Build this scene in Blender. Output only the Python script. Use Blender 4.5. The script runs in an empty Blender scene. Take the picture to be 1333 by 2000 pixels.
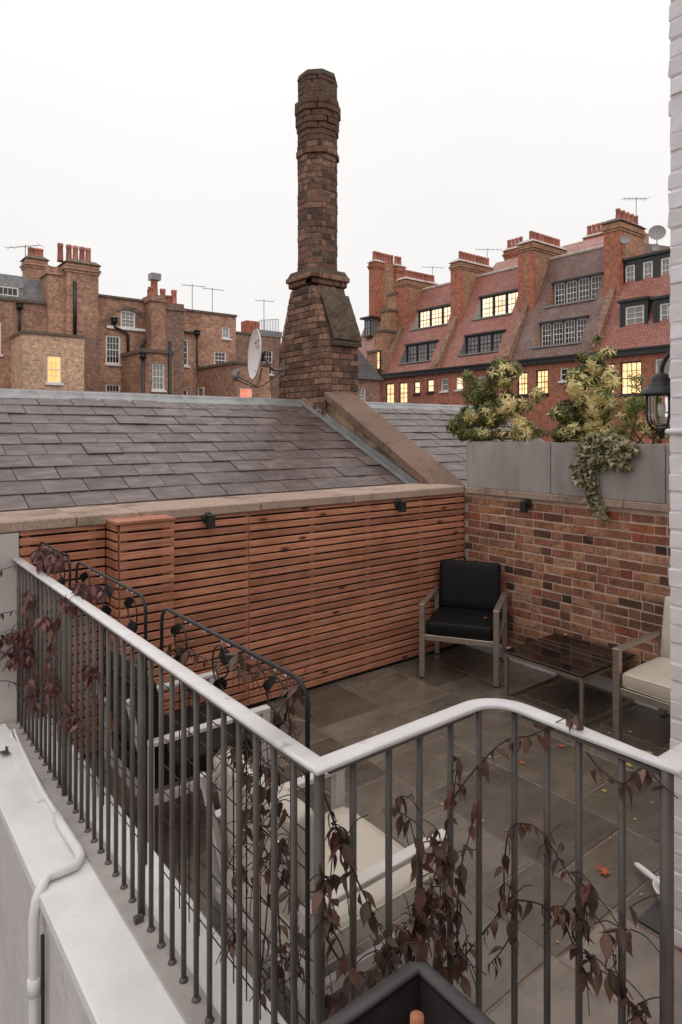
import bpy, bmesh, math, random
from mathutils import Matrix, Vector
rnd = random.Random(7)
R = math.radians
scene = bpy.context.scene
col = scene.collection

# ------------------------------------------------------------------ camera
TH = R(38.1)          # the view axis is turned 38 degrees from the terrace's own axes
CAMZ = 2.02           # eye height above the terrace paving (z = 0)
F = 1270.0            # focal length in pixels of the 1333 x 2000 photograph
HZ = 842.0            # row of the horizon
cam_d = bpy.data.cameras.new('camera')
cam = bpy.data.objects.new('camera', cam_d)
col.objects.link(cam)
cam.location = (0, 0, CAMZ)
cam.rotation_euler = (R(90), 0, -TH)
cam_d.sensor_fit = 'AUTO'
cam_d.sensor_width = 36
cam_d.lens = F * 36 / 2000
cam_d.shift_y = (HZ - 1000) / 2000
cam_d.clip_start = 0.05
cam_d.clip_end = 2000
scene.camera = cam

# ------------------------------------------------------------------ sky and sun (overcast dusk)
SUN_EL, SUN_AZ = R(52), R(200)
world = bpy.data.worlds.new('World')
scene.world = world
world.use_nodes = True
nt = world.node_tree
nt.nodes.clear()
out = nt.nodes.new('ShaderNodeOutputWorld')
bg = nt.nodes.new('ShaderNodeBackground')
sky = nt.nodes.new('ShaderNodeTexSky')
sky.sky_type = 'NISHITA'
sky.sun_disc = False
sky.sun_elevation = SUN_EL
sky.sun_rotation = SUN_AZ
sky.dust_density = 5
sky.air_density = 0.6
mixn = nt.nodes.new('ShaderNodeMix')
mixn.data_type = 'RGBA'
mixn.inputs['Factor'].default_value = 0.985          # closed cloud cover over the sky
mixn.inputs['B'].default_value = (10.05, 9.85, 9.72, 1)
nt.links.new(sky.outputs[0], mixn.inputs['A'])
# overcast luminance: the cloud deck is brighter overhead than at the horizon
wtc = nt.nodes.new('ShaderNodeTexCoord'); wsep = nt.nodes.new('ShaderNodeSeparateXYZ'); wmr = nt.nodes.new('ShaderNodeMapRange')
nt.links.new(wtc.outputs['Generated'], wsep.inputs[0]); wpw = nt.nodes.new('ShaderNodeMath'); wpw.operation = 'POWER'; wpw.use_clamp = True; wpw.inputs[1].default_value = 2.6
nt.links.new(wsep.outputs['Z'], wpw.inputs[0]); nt.links.new(wpw.outputs[0], wmr.inputs['Value'])
wmr.inputs['To Min'].default_value = 0.95; wmr.inputs['To Max'].default_value = 1.6
wno = nt.nodes.new('ShaderNodeTexNoise'); wno.inputs['Scale'].default_value = 2.2; wno.inputs['Detail'].default_value = 4
nt.links.new(wtc.outputs['Generated'], wno.inputs['Vector'])
wcl = nt.nodes.new('ShaderNodeMapRange'); wcl.inputs['To Min'].default_value = 0.93; wcl.inputs['To Max'].default_value = 1.05
nt.links.new(wno.outputs['Fac'], wcl.inputs['Value'])
wmu = nt.nodes.new('ShaderNodeMath'); wmu.operation = 'MULTIPLY'; nt.links.new(wmr.outputs[0], wmu.inputs[0]); nt.links.new(wcl.outputs[0], wmu.inputs[1])
wvm = nt.nodes.new('ShaderNodeVectorMath'); wvm.operation = 'SCALE'
nt.links.new(mixn.outputs['Result'], wvm.inputs[0]); nt.links.new(wmu.outputs[0], wvm.inputs['Scale'])
nt.links.new(wvm.outputs[0], bg.inputs[0])
bg.inputs[1].default_value = 0.1
nt.links.new(bg.outputs[0], out.inputs[0])

sun_d = bpy.data.lights.new('sun', 'SUN')
sun_d.energy = 0.5
sun_d.angle = R(25)
sun_d.color = (1, 0.95, 0.9)
sun = bpy.data.objects.new('sun', sun_d)
col.objects.link(sun)
sun.location = (0, -10, 30)
# lamp shines along its -Z: towards the ground from azimuth SUN_AZ
sdir = Vector((math.sin(SUN_AZ) * math.cos(SUN_EL), math.cos(SUN_AZ) * math.cos(SUN_EL), math.sin(SUN_EL)))
sun.rotation_euler = sdir.to_track_quat('Z', 'Y').to_euler()

vs = scene.view_settings
vs.view_transform = 'Standard'
vs.look = 'None'
vs.exposure = 0.0
vs.gamma = 1.0
vs.use_curve_mapping = False
scene.cycles.max_bounces = 6
scene.cycles.diffuse_bounces = 3
scene.cycles.glossy_bounces = 3
scene.cycles.transmission_bounces = 6
scene.cycles.transparent_max_bounces = 6
scene.cycles.use_denoising = True

# ------------------------------------------------------------------ measuring helpers (photo pixel -> point on a real plane)
CT, ST = math.cos(TH), math.sin(TH)
def ray(px, py):
    a = (px - 666.5) / F
    return Vector((CT * a + ST, -ST * a + CT, -(py - HZ) / F))
def on_u(px, py, u):
    d = ray(px, py); t = u / d.x
    return Vector((u, d.y * t, CAMZ + d.z * t))
def on_v(px, py, v):
    d = ray(px, py); t = v / d.y
    return Vector((d.x * t, v, CAMZ + d.z * t))
def on_z(px, py, z):
    d = ray(px, py); t = (z - CAMZ) / d.z
    return Vector((d.x * t, d.y * t, z))

# ------------------------------------------------------------------ mesh helpers
WL = {}
class MB:
    def __init__(self):
        self.v = []; self.f = []
    def add(self, vs, fs):
        n = len(self.v)
        self.v += [Vector(p) for p in vs]
        self.f += [[i + n for i in f] for f in fs]
        return self
    def box(self, x0, x1, y0, y1, z0, z1):
        if x0 > x1: x0, x1 = x1, x0
        if y0 > y1: y0, y1 = y1, y0
        if z0 > z1: z0, z1 = z1, z0
        return self.add([(x0,y0,z0),(x1,y0,z0),(x1,y1,z0),(x0,y1,z0),(x0,y0,z1),(x1,y0,z1),(x1,y1,z1),(x0,y1,z1)],
                 [(0,3,2,1),(4,5,6,7),(0,1,5,4),(1,2,6,5),(2,3,7,6),(3,0,4,7)])
    def cbox(self, M, sx, sy, sz, c):
        vs, fs = cbox_data(sx, sy, sz, c)
        return self.add([M @ Vector(p) for p in vs], fs)
    def poly(self, pts):
        return self.add(pts, [list(range(len(pts)))])
    def prism(self, pts, vec):
        n = len(pts); vec = Vector(vec)
        fs = [list(range(n))[::-1], [i + n for i in range(n)]]
        fs += [(i, (i + 1) % n, (i + 1) % n + n, i + n) for i in range(n)]
        return self.add([Vector(p) for p in pts] + [Vector(p) + vec for p in pts], fs)
    def bar(self, p, q, w, h, up=(0, 0, 1), c=0.0):
        p, q = Vector(p), Vector(q); d = q - p; L = d.length; x = d / L
        up = Vector(up)
        y = up.cross(x)
        if y.length < 1e-4: y = Vector((0, 1, 0)).cross(x)
        y.normalize(); z = x.cross(y)
        M = Matrix((x, y, z)).transposed().to_4x4(); M.translation = (p + q) / 2
        if c: return self.cbox(M, L, w, h, c)
        a, b, e = L / 2, w / 2, h / 2
        vs = [M @ Vector(t) for t in ((-a,-b,-e),(a,-b,-e),(a,b,-e),(-a,b,-e),(-a,-b,e),(a,-b,e),(a,b,e),(-a,b,e))]
        return self.add(vs, [(0,3,2,1),(4,5,6,7),(0,1,5,4),(1,2,6,5),(2,3,7,6),(3,0,4,7)])
    def tube(self, path, r, n=8, cap=True, sx=1.0, up=None):
        P = [Vector(p) for p in path]; m = len(P)
        rs = r if isinstance(r, (list, tuple)) else [r] * m
        T = []
        for i in range(m):
            a = P[max(0, i - 1)]; b = P[min(m - 1, i + 1)]
            T.append((b - a).normalized())
        ref = Vector(up) if up else (Vector((0, 0, 1)) if abs(T[0].z) < 0.9 else Vector((1, 0, 0)))
        N = (ref - T[0] * ref.dot(T[0])).normalized()
        vs = []
        for i in range(m):
            if up: N = Vector(up)
            N = (N - T[i] * N.dot(T[i])).normalized()
            B = T[i].cross(N)
            k = 1.0
            if 0 < i < m - 1:
                d = (P[i] - P[i-1]).normalized().dot((P[i+1] - P[i]).normalized())
                k = 1 / max(0.5, math.sqrt(max(0.0, (1 + d) / 2)))
            for j in range(n):
                a = 2 * math.pi * (j + 0.5) / n
                ca, sa = math.cos(a), math.sin(a)
                if up: ca, sa = math.copysign(abs(ca) ** 0.55, ca), math.copysign(abs(sa) ** 0.55, sa)
                vs.append(P[i] + N * (ca * rs[i]) + B * (sa * rs[i] * sx * (k if up else 1.0)))
        fs = []
        for i in range(m - 1):
            for j in range(n):
                fs.append((i*n + j, i*n + (j+1) % n, (i+1)*n + (j+1) % n, (i+1)*n + j))
        if cap:
            fs.append(list(range(n))[::-1]); fs.append([(m-1)*n + j for j in range(n)])
        return self.add(vs, fs)
    def lathe(self, prof, M=None, n=20):
        M = M or Matrix()
        vs = []; fs = []
        for (r, z) in prof:
            for j in range(n):
                a = 2 * math.pi * j / n
                vs.append(M @ Vector((r * math.cos(a), r * math.sin(a), z)))
        for i in range(len(prof) - 1):
            for j in range(n):
                fs.append((i*n + j, i*n + (j+1) % n, (i+1)*n + (j+1) % n, (i+1)*n + j))
        fs.append(list(range(n))[::-1]); fs.append([(len(prof)-1)*n + j for j in range(n)])
        return self.add(vs, fs)
    def build(self, name, mat, parent=None, smooth=False, center=True):
        c = Vector((0, 0, 0))
        if center and self.v:
            lo = [min(p[i] for p in self.v) for i in range(3)]; hi = [max(p[i] for p in self.v) for i in range(3)]
            c = Vector([(lo[i] + hi[i]) / 2 for i in range(3)])
        me = bpy.data.meshes.new(name)
        me.from_pydata([tuple(p - c) for p in self.v], [], self.f)
        me.materials.append(mat)
        if smooth: me.shade_smooth()
        me.validate()
        return inst(name, me, Matrix.Translation(c), parent)

def cbox_data(sx, sy, sz, c):
    a, b, e = sx / 2, sy / 2, sz / 2
    vs = []; idx = {}
    for i in (-1, 1):
        for j in (-1, 1):
            for k in (-1, 1):
                idx[(i,j,k,0)] = len(vs); vs.append((i*a, j*(b-c), k*(e-c)))
                idx[(i,j,k,1)] = len(vs); vs.append((i*(a-c), j*b, k*(e-c)))
                idx[(i,j,k,2)] = len(vs); vs.append((i*(a-c), j*(b-c), k*e))
    fs = []
    def q(l, flip):
        fs.append(l[::-1] if flip else l)
    for s in (-1, 1):
        q([idx[(s,-1,-1,0)], idx[(s,1,-1,0)], idx[(s,1,1,0)], idx[(s,-1,1,0)]], s < 0)
        q([idx[(-1,s,-1,1)], idx[(-1,s,1,1)], idx[(1,s,1,1)], idx[(1,s,-1,1)]], s < 0)
        q([idx[(-1,-1,s,2)], idx[(1,-1,s,2)], idx[(1,1,s,2)], idx[(-1,1,s,2)]], s < 0)
    for i in (-1, 1):
        for j in (-1, 1):
            q([idx[(i,j,-1,0)], idx[(i,j,-1,1)], idx[(i,j,1,1)], idx[(i,j,1,0)]], i*j < 0)
            q([idx[(i,-1,j,0)], idx[(i,1,j,0)], idx[(i,1,j,2)], idx[(i,-1,j,2)]], i*j < 0)
            q([idx[(-1,i,j,1)], idx[(-1,i,j,2)], idx[(1,i,j,2)], idx[(1,i,j,1)]], i*j < 0)
            for k in (-1, 1):
                q([idx[(i,j,k,0)], idx[(i,j,k,1)], idx[(i,j,k,2)]], i*j*k < 0)
    return vs, fs

def inst(name, me, M, parent=None):
    o = bpy.data.objects.new(name, me)
    col.objects.link(o)
    o.matrix_basis = M
    if parent is not None:
        o.parent = parent
        o.matrix_parent_inverse = WL[parent.name].inverted()
    WL[o.name] = M.copy()
    return o
def mesh_of(name, vs, fs, mat, smooth=False):
    me = bpy.data.meshes.new(name); me.from_pydata([tuple(v) for v in vs], [], fs); me.materials.append(mat)
    if smooth: me.shade_smooth()
    return me
def cmesh(name, sx, sy, sz, c, mat, jit=0.0):
    vs, fs = cbox_data(sx, sy, sz, c)
    if jit: vs = [tuple(x + rnd.uniform(-jit, jit) for x in p) for p in vs]
    return mesh_of(name, vs, fs, mat)
def rbox(name, sx, sy, sz, r, mat, seg=3, puff=0.0):
    """soft cushion block"""
    bm = bmesh.new(); bmesh.ops.create_cube(bm, size=1)
    bmesh.ops.scale(bm, vec=(sx, sy, sz), verts=bm.verts)
    bmesh.ops.bevel(bm, geom=bm.edges[:], offset=r, segments=seg, affect='EDGES', profile=0.6)
    if puff:
        big = [f for f in bm.faces if f.calc_area() > 0.05]
        bmesh.ops.subdivide_edges(bm, edges=list({e for f in big for e in f.edges}), cuts=6, use_grid_fill=True)
        for v in bm.verts:
            a = max(0, 1 - (2 * v.co.x / sx) ** 2); b = max(0, 1 - (2 * v.co.y / sy) ** 2); c = max(0, 1 - (2 * v.co.z / sz) ** 2)
            k = sorted([(sx, a, 0), (sy, b, 1), (sz, c, 2)])
            ax = k[0][2]; w = (k[1][1] * k[2][1]) ** 0.5
            v.co[ax] += math.copysign(puff * w, v.co[ax])
    me = bpy.data.meshes.new(name); bm.to_mesh(me); bm.free(); me.materials.append(mat); me.shade_smooth()
    return me
def thing(name, label, cat, loc=(0, 0, 0), group=None):
    o = bpy.data.objects.new(name, None); col.objects.link(o)
    o.location = loc; o.empty_display_size = 0.1
    WL[o.name] = Matrix.Translation(Vector(loc))
    return tag(o, label, cat, group)
def tag(o, label, cat, group=None):
    o['label'] = label; o['category'] = cat
    if group: o['group'] = group
    return o
def kind(o, k, label=None):
    o['kind'] = k
    if label: o['label'] = label
    return o

def smooth_path(pts, k=6):
    P = [Vector(p) for p in pts]; out_ = []
    for i in range(len(P) - 1):
        a, b, c, d = P[max(0, i-1)], P[i], P[i+1], P[min(len(P)-1, i+2)]
        for j in range(k):
            t = j / k
            out_.append(0.5 * ((2*b) + (c - a)*t + (2*a - 5*b + 4*c - d)*t*t + (3*b - a - 3*c + d)*t*t*t))
    out_.append(P[-1]); return out_

# ------------------------------------------------------------------ materials
def nodes(name):
    m = bpy.data.materials.new(name); m.use_nodes = True
    n = m.node_tree; b = n.nodes['Principled BSDF']
    return m, n, b
def add(n, t, **kw):
    x = n.nodes.new(t)
    for k, v in kw.items(): setattr(x, k, v)
    return x
def ramp(n, stops):
    r = add(n, 'ShaderNodeValToRGB'); e = r.color_ramp.elements
    while len(e) > 1: e.remove(e[-1])
    e[0].position = stops[0][0]; e[0].color = (*stops[0][1], 1)
    for p, c in stops[1:]:
        x = e.new(p); x.color = (*c, 1)
    return r
def coords(n, scale=(1, 1, 1), rand=True, world_pos=False):
    mp = add(n, 'ShaderNodeMapping'); mp.inputs['Scale'].default_value = scale
    if world_pos:
        g = add(n, 'ShaderNodeNewGeometry'); n.links.new(g.outputs['Position'], mp.inputs[0])
    else:
        tc = add(n, 'ShaderNodeTexCoord')
        src = tc.outputs['Object']
        if rand:
            oi = add(n, 'ShaderNodeObjectInfo')
            mu = add(n, 'ShaderNodeMath', operation='MULTIPLY'); mu.inputs[1].default_value = 37.0
            n.links.new(oi.outputs['Random'], mu.inputs[0])
            cv = add(n, 'ShaderNodeCombineXYZ')
            for i in range(3): n.links.new(mu.outputs[0], cv.inputs[i])
            ad = add(n, 'ShaderNodeVectorMath', operation='ADD')
            n.links.new(src, ad.inputs[0]); n.links.new(cv.outputs[0], ad.inputs[1]); src = ad.outputs[0]
        n.links.new(src, mp.inputs[0])
    return mp.outputs[0]
def noise(n, vec, scale, detail=6, rough=0.6):
    x = add(n, 'ShaderNodeTexNoise'); x.inputs['Scale'].default_value = scale
    x.inputs['Detail'].default_value = detail; x.inputs['Roughness'].default_value = rough
    n.links.new(vec, x.inputs['Vector']); return x.outputs['Fac']
def mixc(n, fac, a, b, blend='MIX'):
    m = add(n, 'ShaderNodeMix', data_type='RGBA', blend_type=blend)
    for sock, v in (('Factor', fac), ('A', a), ('B', b)):
        if hasattr(v, 'is_linked'): n.links.new(v, m.inputs[sock])
        else: m.inputs[sock].default_value = v if sock == 'Factor' else (*v, 1)
    return m.outputs['Result']
def bump(n, b, h, strength, dist=0.01):
    x = add(n, 'ShaderNodeBump'); x.inputs['Strength'].default_value = strength; x.inputs['Distance'].default_value = dist
    n.links.new(h, x.inputs['Height']); n.links.new(x.outputs[0], b.inputs['Normal']); return x
def surf(name, stops, scale=6, rough=0.6, bmp=0.0, dist=0.004, stretch=(1,1,1), rand=True, metal=0.0, vary=0.0, spec=0.5,
         detail=6, fine=0.0, dirt=None, rrange=None, wp=False):
    """noise-ramped surface with fine relief; vary = brightness spread between objects; dirt = (colour, scale, threshold)"""
    m, n, b = nodes(name)
    vec = coords(n, stretch, rand, wp)
    f = noise(n, vec, scale, detail)
    c = ramp(n, stops); n.links.new(f, c.inputs[0]); cc = c.outputs[0]
    if dirt:
        d = noise(n, vec, dirt[1], 8, 0.65)
        r2 = ramp(n, [(dirt[2], (0,0,0)), (min(1, dirt[2] + 0.16), (1,1,1))]); n.links.new(d, r2.inputs[0])
        cc = mixc(n, r2.outputs[0], cc, dirt[0])
    if vary:
        oi = add(n, 'ShaderNodeObjectInfo')
        mr = add(n, 'ShaderNodeMapRange'); mr.inputs['To Min'].default_value = 1 - vary; mr.inputs['To Max'].default_value = 1 + vary
        n.links.new(oi.outputs['Random'], mr.inputs[0])
        hs = add(n, 'ShaderNodeHueSaturation'); n.links.new(cc, hs.inputs['Color']); n.links.new(mr.outputs[0], hs.inputs['Value']); cc = hs.outputs[0]
    n.links.new(cc, b.inputs['Base Color'])
    b.inputs['Roughness'].default_value = rough; b.inputs['Metallic'].default_value = metal
    b.inputs['Specular IOR Level'].default_value = spec
    if rrange:
        mr = add(n, 'ShaderNodeMapRange'); mr.inputs['From Min'].default_value = 0.35; mr.inputs['From Max'].default_value = 0.65
        mr.inputs['To Min'].default_value = rrange[0]; mr.inputs['To Max'].default_value = rrange[1]
        n.links.new(noise(n, vec, scale * 1.7, 5), mr.inputs[0]); n.links.new(mr.outputs[0], b.inputs['Roughness'])
    if bmp:
        h = noise(n, vec, fine or scale * 6, 8, 0.7); bump(n, b, h, bmp, dist)
    return m
def plain(name, c, rough=0.5, metal=0.0, spec=0.5):
    return surf(name, [(0.3, tuple(x * 0.86 for x in c)), (0.7, tuple(min(1, x * 1.1) for x in c))], 9, rough, metal=metal, spec=spec, bmp=0.08, dist=0.002)
def brick_each(name, stops, blotch, rough=0.85, grime=None):
    """one brick per object: its own colour from the object's random number, blotches and a pitted face"""
    m, n, b = nodes(name)
    oi = add(n, 'ShaderNodeObjectInfo')
    r = ramp(n, stops); r.color_ramp.interpolation = 'LINEAR'; n.links.new(oi.outputs['Random'], r.inputs[0])
    vec = coords(n)
    f = noise(n, vec, 14, 8, 0.7)
    r2 = ramp(n, [(0.47, (0,0,0)), (0.68, (1,1,1))]); n.links.new(f, r2.inputs[0])
    c = mixc(n, r2.outputs[0], r.outputs[0], blotch)
    f2 = noise(n, vec, 60, 5, 0.7)
    r3 = ramp(n, [(0.35, (0.55,0.55,0.55)), (0.65, (1.25,1.22,1.2))]); n.links.new(f2, r3.inputs[0])
    c = mixc(n, 1.0, c, r3.outputs[0], 'MULTIPLY')
    if grime:                 # soot and damp in patches that run over many bricks
        gf = noise(n, coords(n, grime[2], False, True), grime[1], 8, 0.68); gr = ramp(n, [(grime[3], (0,0,0)), (grime[3] + 0.2, (0.85,0.85,0.85))]); n.links.new(gf, gr.inputs[0])
        c = mixc(n, gr.outputs[0], c, grime[0])
    n.links.new(c, b.inputs['Base Color']); b.inputs['Roughness'].default_value = rough
    b.inputs['Specular IOR Level'].default_value = 0.25
    bump(n, b, noise(n, vec, 45, 8, 0.75), 0.7, 0.006)
    return m
def brick_far(name, c1, c2, mortar, dirt, dark=0.5, bw=0.23, bh=0.075, dscale=0.35):
    m, n, b = nodes(name)
    g = add(n, 'ShaderNodeNewGeometry'); sp = add(n, 'ShaderNodeSeparateXYZ'); n.links.new(g.outputs['Position'], sp.inputs[0])
    su = add(n, 'ShaderNodeMath', operation='ADD'); n.links.new(sp.outputs[0], su.inputs[0]); n.links.new(sp.outputs[1], su.inputs[1])
    cb = add(n, 'ShaderNodeCombineXYZ'); n.links.new(su.outputs[0], cb.inputs[0]); n.links.new(sp.outputs[2], cb.inputs[1])
    t = add(n, 'ShaderNodeTexBrick'); n.links.new(cb.outputs[0], t.inputs['Vector'])
    t.inputs['Color1'].default_value = (*c1, 1); t.inputs['Color2'].default_value = (*c2, 1); t.inputs['Mortar'].default_value = (*mortar, 1)
    t.inputs['Scale'].default_value = 1; t.inputs['Brick Width'].default_value = bw; t.inputs['Row Height'].default_value = bh
    t.inputs['Mortar Size'].default_value = 0.006; t.inputs['Bias'].default_value = 0.0
    d = noise(n, g.outputs['Position'], dscale, 8, 0.68)
    r = ramp(n, [(0.42, (0,0,0)), (0.68, (1,1,1))]); n.links.new(d, r.inputs[0])
    mu = add(n, 'ShaderNodeMath', operation='MULTIPLY'); mu.inputs[1].default_value = dark; n.links.new(r.outputs[0], mu.inputs[0])
    c = mixc(n, mu.outputs[0], t.outputs['Color'], dirt)
    d2 = noise(n, g.outputs['Position'], 4.5, 9, 0.8); r2 = ramp(n, [(0.32, (0.42,0.42,0.42)), (0.5, (0.95,0.94,0.93)), (0.68, (1.55,1.5,1.45))]); n.links.new(d2, r2.inputs[0])
    c = mixc(n, 1.0, c, r2.outputs[0], 'MULTIPLY')
    n.links.new(c, b.inputs['Base Color']); b.inputs['Roughness'].default_value = 0.9; b.inputs['Specular IOR Level'].default_value = 0.2
    bump(n, b, t.outputs['Fac'], -0.4, 0.02)
    return m
def tile_far(name, c1, c2, c3, lich):
    """plain clay tiles too small to build one by one: courses with stepped edges"""
    m, n, b = nodes(name)
    g = add(n, 'ShaderNodeNewGeometry'); sp = add(n, 'ShaderNodeSeparateXYZ'); n.links.new(g.outputs['Position'], sp.inputs[0])
    cb = add(n, 'ShaderNodeCombineXYZ'); n.links.new(sp.outputs[1], cb.inputs[0]); n.links.new(sp.outputs[2], cb.inputs[1])
    t = add(n, 'ShaderNodeTexBrick'); n.links.new(cb.outputs[0], t.inputs['Vector'])
    t.inputs['Color1'].default_value = (*c1, 1); t.inputs['Color2'].default_value = (*c2, 1); t.inputs['Mortar'].default_value = (*c3, 1)
    t.inputs['Scale'].default_value = 1; t.inputs['Brick Width'].default_value = 0.19; t.inputs['Row Height'].default_value = 0.135
    t.inputs['Mortar Size'].default_value = 0.022; t.inputs['Mortar Smooth'].default_value = 0.6
    d = noise(n, g.outputs['Position'], 0.8, 8, 0.7); r = ramp(n, [(0.45, (0,0,0)), (0.72, (0.75,0.75,0.75))]); n.links.new(d, r.inputs[0])
    c = mixc(n, r.outputs[0], t.outputs['Color'], lich)
    d2 = noise(n, g.outputs['Position'], 9, 9, 0.75); r2 = ramp(n, [(0.32, (0.66,0.66,0.66)), (0.5, (0.97,0.97,0.97)), (0.68, (1.25,1.24,1.22))]); n.links.new(d2, r2.inputs[0])
    c = mixc(n, 1.0, c, r2.outputs[0], 'MULTIPLY')
    n.links.new(c, b.inputs['Base Color']); b.inputs['Roughness'].default_value = 0.6
    bump(n, b, t.outputs['Fac'], -0.5, 0.03)
    return m
def wood(name):
    m, n, b = nodes(name)
    vec = coords(n, (1.6, 26, 26))
    f = noise(n, vec, 2.2, 8, 0.6)
    r = ramp(n, [(0.25, (0.29,0.106,0.060)), (0.5, (0.43,0.180,0.106)), (0.75, (0.57,0.272,0.170))]); n.links.new(f, r.inputs[0])
    vk = coords(n, (2.3, 13, 7))
    vo = add(n, 'ShaderNodeTexVoronoi'); vo.inputs['Scale'].default_value = 1.0; n.links.new(vk, vo.inputs['Vector'])
    rk = ramp(n, [(0.05, (1,1,1)), (0.13, (0,0,0))]); n.links.new(vo.outputs['Distance'], rk.inputs[0])
    c = mixc(n, rk.outputs[0], r.outputs[0], (0.07, 0.024, 0.014))
    oi = add(n, 'ShaderNodeObjectInfo'); mr = add(n, 'ShaderNodeMapRange'); mr.inputs['To Min'].default_value = 0.78; mr.inputs['To Max'].default_value = 1.2
    n.links.new(oi.outputs['Random'], mr.inputs[0])
    hs = add(n, 'ShaderNodeHueSaturation'); n.links.new(c, hs.inputs['Color']); n.links.new(mr.outputs[0], hs.inputs['Value'])
    vw = coords(n, (2.2, 2.2, 2.2), False, True)
    st = noise(n, vw, 1.6, 6, 0.7); rs = ramp(n, [(0.46, (1,1,1)), (0.75, (0.66,0.6,0.58))]); n.links.new(st, rs.inputs[0])
    c = mixc(n, 1.0, hs.outputs[0], rs.outputs[0], 'MULTIPLY')
    n.links.new(c, b.inputs['Base Color']); b.inputs['Roughness'].default_value = 0.62; b.inputs['Specular IOR Level'].default_value = 0.3
    bump(n, b, f, 0.25, 0.003)
    return m
def emit(name, c, strength, c2=None, scale=0.8):
    m, n, b = nodes(name)
    # the lit room behind: hanging curtain folds, a darker sill and a lamp-bright patch
    tc = add(n, 'ShaderNodeTexCoord'); sp = add(n, 'ShaderNodeSeparateXYZ'); n.links.new(tc.outputs['Object'], sp.inputs[0])
    su = add(n, 'ShaderNodeMath', operation='ADD'); n.links.new(sp.outputs[0], su.inputs[0]); n.links.new(sp.outputs[1], su.inputs[1])
    cv = add(n, 'ShaderNodeCombineXYZ'); n.links.new(su.outputs[0], cv.inputs[0])
    fo = noise(n, cv.outputs[0], 5.0, 3, 0.6)
    f0 = noise(n, coords(n), scale * 1.6, 4, 0.6)
    ad = add(n, 'ShaderNodeMath', operation='ADD'); n.links.new(fo, ad.inputs[0]); n.links.new(f0, ad.inputs[1])
    hf = add(n, 'ShaderNodeMath', operation='MULTIPLY'); hf.inputs[1].default_value = 0.5; n.links.new(ad.outputs[0], hf.inputs[0])
    r = ramp(n, [(0.36, tuple(x * 0.55 for x in (c2 or c))), (0.46, c2 or tuple(x * 0.75 for x in c)), (0.58, c)]); n.links.new(hf.outputs[0], r.inputs[0])
    n.links.new(r.outputs[0], b.inputs['Emission Color']); b.inputs['Emission Strength'].default_value = strength
    n.links.new(r.outputs[0], b.inputs['Base Color']); b.inputs['Roughness'].default_value = 0.15
    return m
def leafy(name, stops, rough=0.45, trans=0.25, byobj=True):
    m, n, b = nodes(name)
    r = ramp(n, stops)
    if byobj:
        oi = add(n, 'ShaderNodeObjectInfo'); src = oi.outputs['Random']
    else:
        g = add(n, 'ShaderNodeNewGeometry'); src = g.outputs['Random Per Island']
    n.links.new(src, r.inputs[0])
    f = noise(n, coords(n), 30, 4); r2 = ramp(n, [(0.3, (0.7,0.7,0.7)), (0.7, (1.25,1.25,1.25))]); n.links.new(f, r2.inputs[0])
    c = mixc(n, 1.0, r.outputs[0], r2.outputs[0], 'MULTIPLY')
    n.links.new(c, b.inputs['Base Color']); b.inputs['Roughness'].default_value = rough
    b.inputs['Transmission Weight'].default_value = 0.0
    tr = add(n, 'ShaderNodeBsdfTranslucent'); n.links.new(c, tr.inputs[0])
    mx = add(n, 'ShaderNodeMixShader'); mx.inputs[0].default_value = trans
    n.links.new(b.outputs[0], mx.inputs[1]); n.links.new(tr.outputs[0], mx.inputs[2])
    n.links.new(mx.outputs[0], n.nodes['Material Output'].inputs['Surface'])
    return m
def glass(name, c, rough=0.03):
    m, n, b = nodes(name)
    f = noise(n, coords(n), 3); r = ramp(n, [(0.3, tuple(x * 0.7 for x in c)), (0.7, c)]); n.links.new(f, r.inputs[0])
    n.links.new(r.outputs[0], b.inputs['Base Color'])
    b.inputs['Roughness'].default_value = rough; b.inputs['Specular IOR Level'].default_value = 0.6
    return m

m_brick = brick_each('stock_brick', [(0.0,(0.035,0.028,0.028)),(0.07,(0.10,0.055,0.042)),(0.18,(0.29,0.125,0.08)),(0.4,(0.42,0.19,0.12)),(0.55,(0.50,0.265,0.165)),
        (0.68,(0.33,0.12,0.075)),(0.8,(0.54,0.31,0.185)),(0.9,(0.46,0.20,0.085)),(0.97,(0.42,0.095,0.065)),(1,(0.03,0.026,0.026))], (0.17,0.082,0.058), grime=((0.075,0.045,0.034), 1.5, (1,1,1.6), 0.52))
m_mortar = surf('lime_mortar', [(0.3,(0.46,0.335,0.255)),(0.7,(0.66,0.51,0.40))], 9, 0.95, 0.6, 0.006, fine=80, spec=0.2)
m_soot = brick_each('sooty_brick', [(0,(0.085,0.05,0.038)),(0.25,(0.18,0.095,0.066)),(0.55,(0.265,0.138,0.094)),(0.85,(0.35,0.20,0.135)),(1,(0.14,0.085,0.062))], (0.06,0.042,0.034), grime=((0.024,0.018,0.016), 1.7, (1,1,0.8), 0.56))
m_sootcore = surf('sooty_mortar', [(0.3,(0.075,0.055,0.044)),(0.7,(0.17,0.125,0.097))], 6, 0.95, 0.5, 0.006, spec=0.2)
m_mosscem = surf('weathered_cement', [(0.3,(0.07,0.05,0.038)),(0.7,(0.135,0.094,0.068))], 5, 0.95, 0.9, 0.02, fine=26, dirt=((0.05,0.045,0.03),3,0.58), spec=0.2)
m_wood = wood('cedar_slats')
m_black = surf('black_membrane', [(0.3,(0.012,0.01,0.01)),(0.7,(0.02,0.017,0.016))], 8, 0.9)
m_coping = surf('aggregate_stone', [(0.3,(0.25,0.17,0.132)),(0.5,(0.37,0.262,0.208)),(0.7,(0.49,0.368,0.30))], 90, 0.85, 0.6, 0.004, fine=120, vary=0.1, dirt=((0.15,0.115,0.085),2.2,0.52), spec=0.25)
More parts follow.
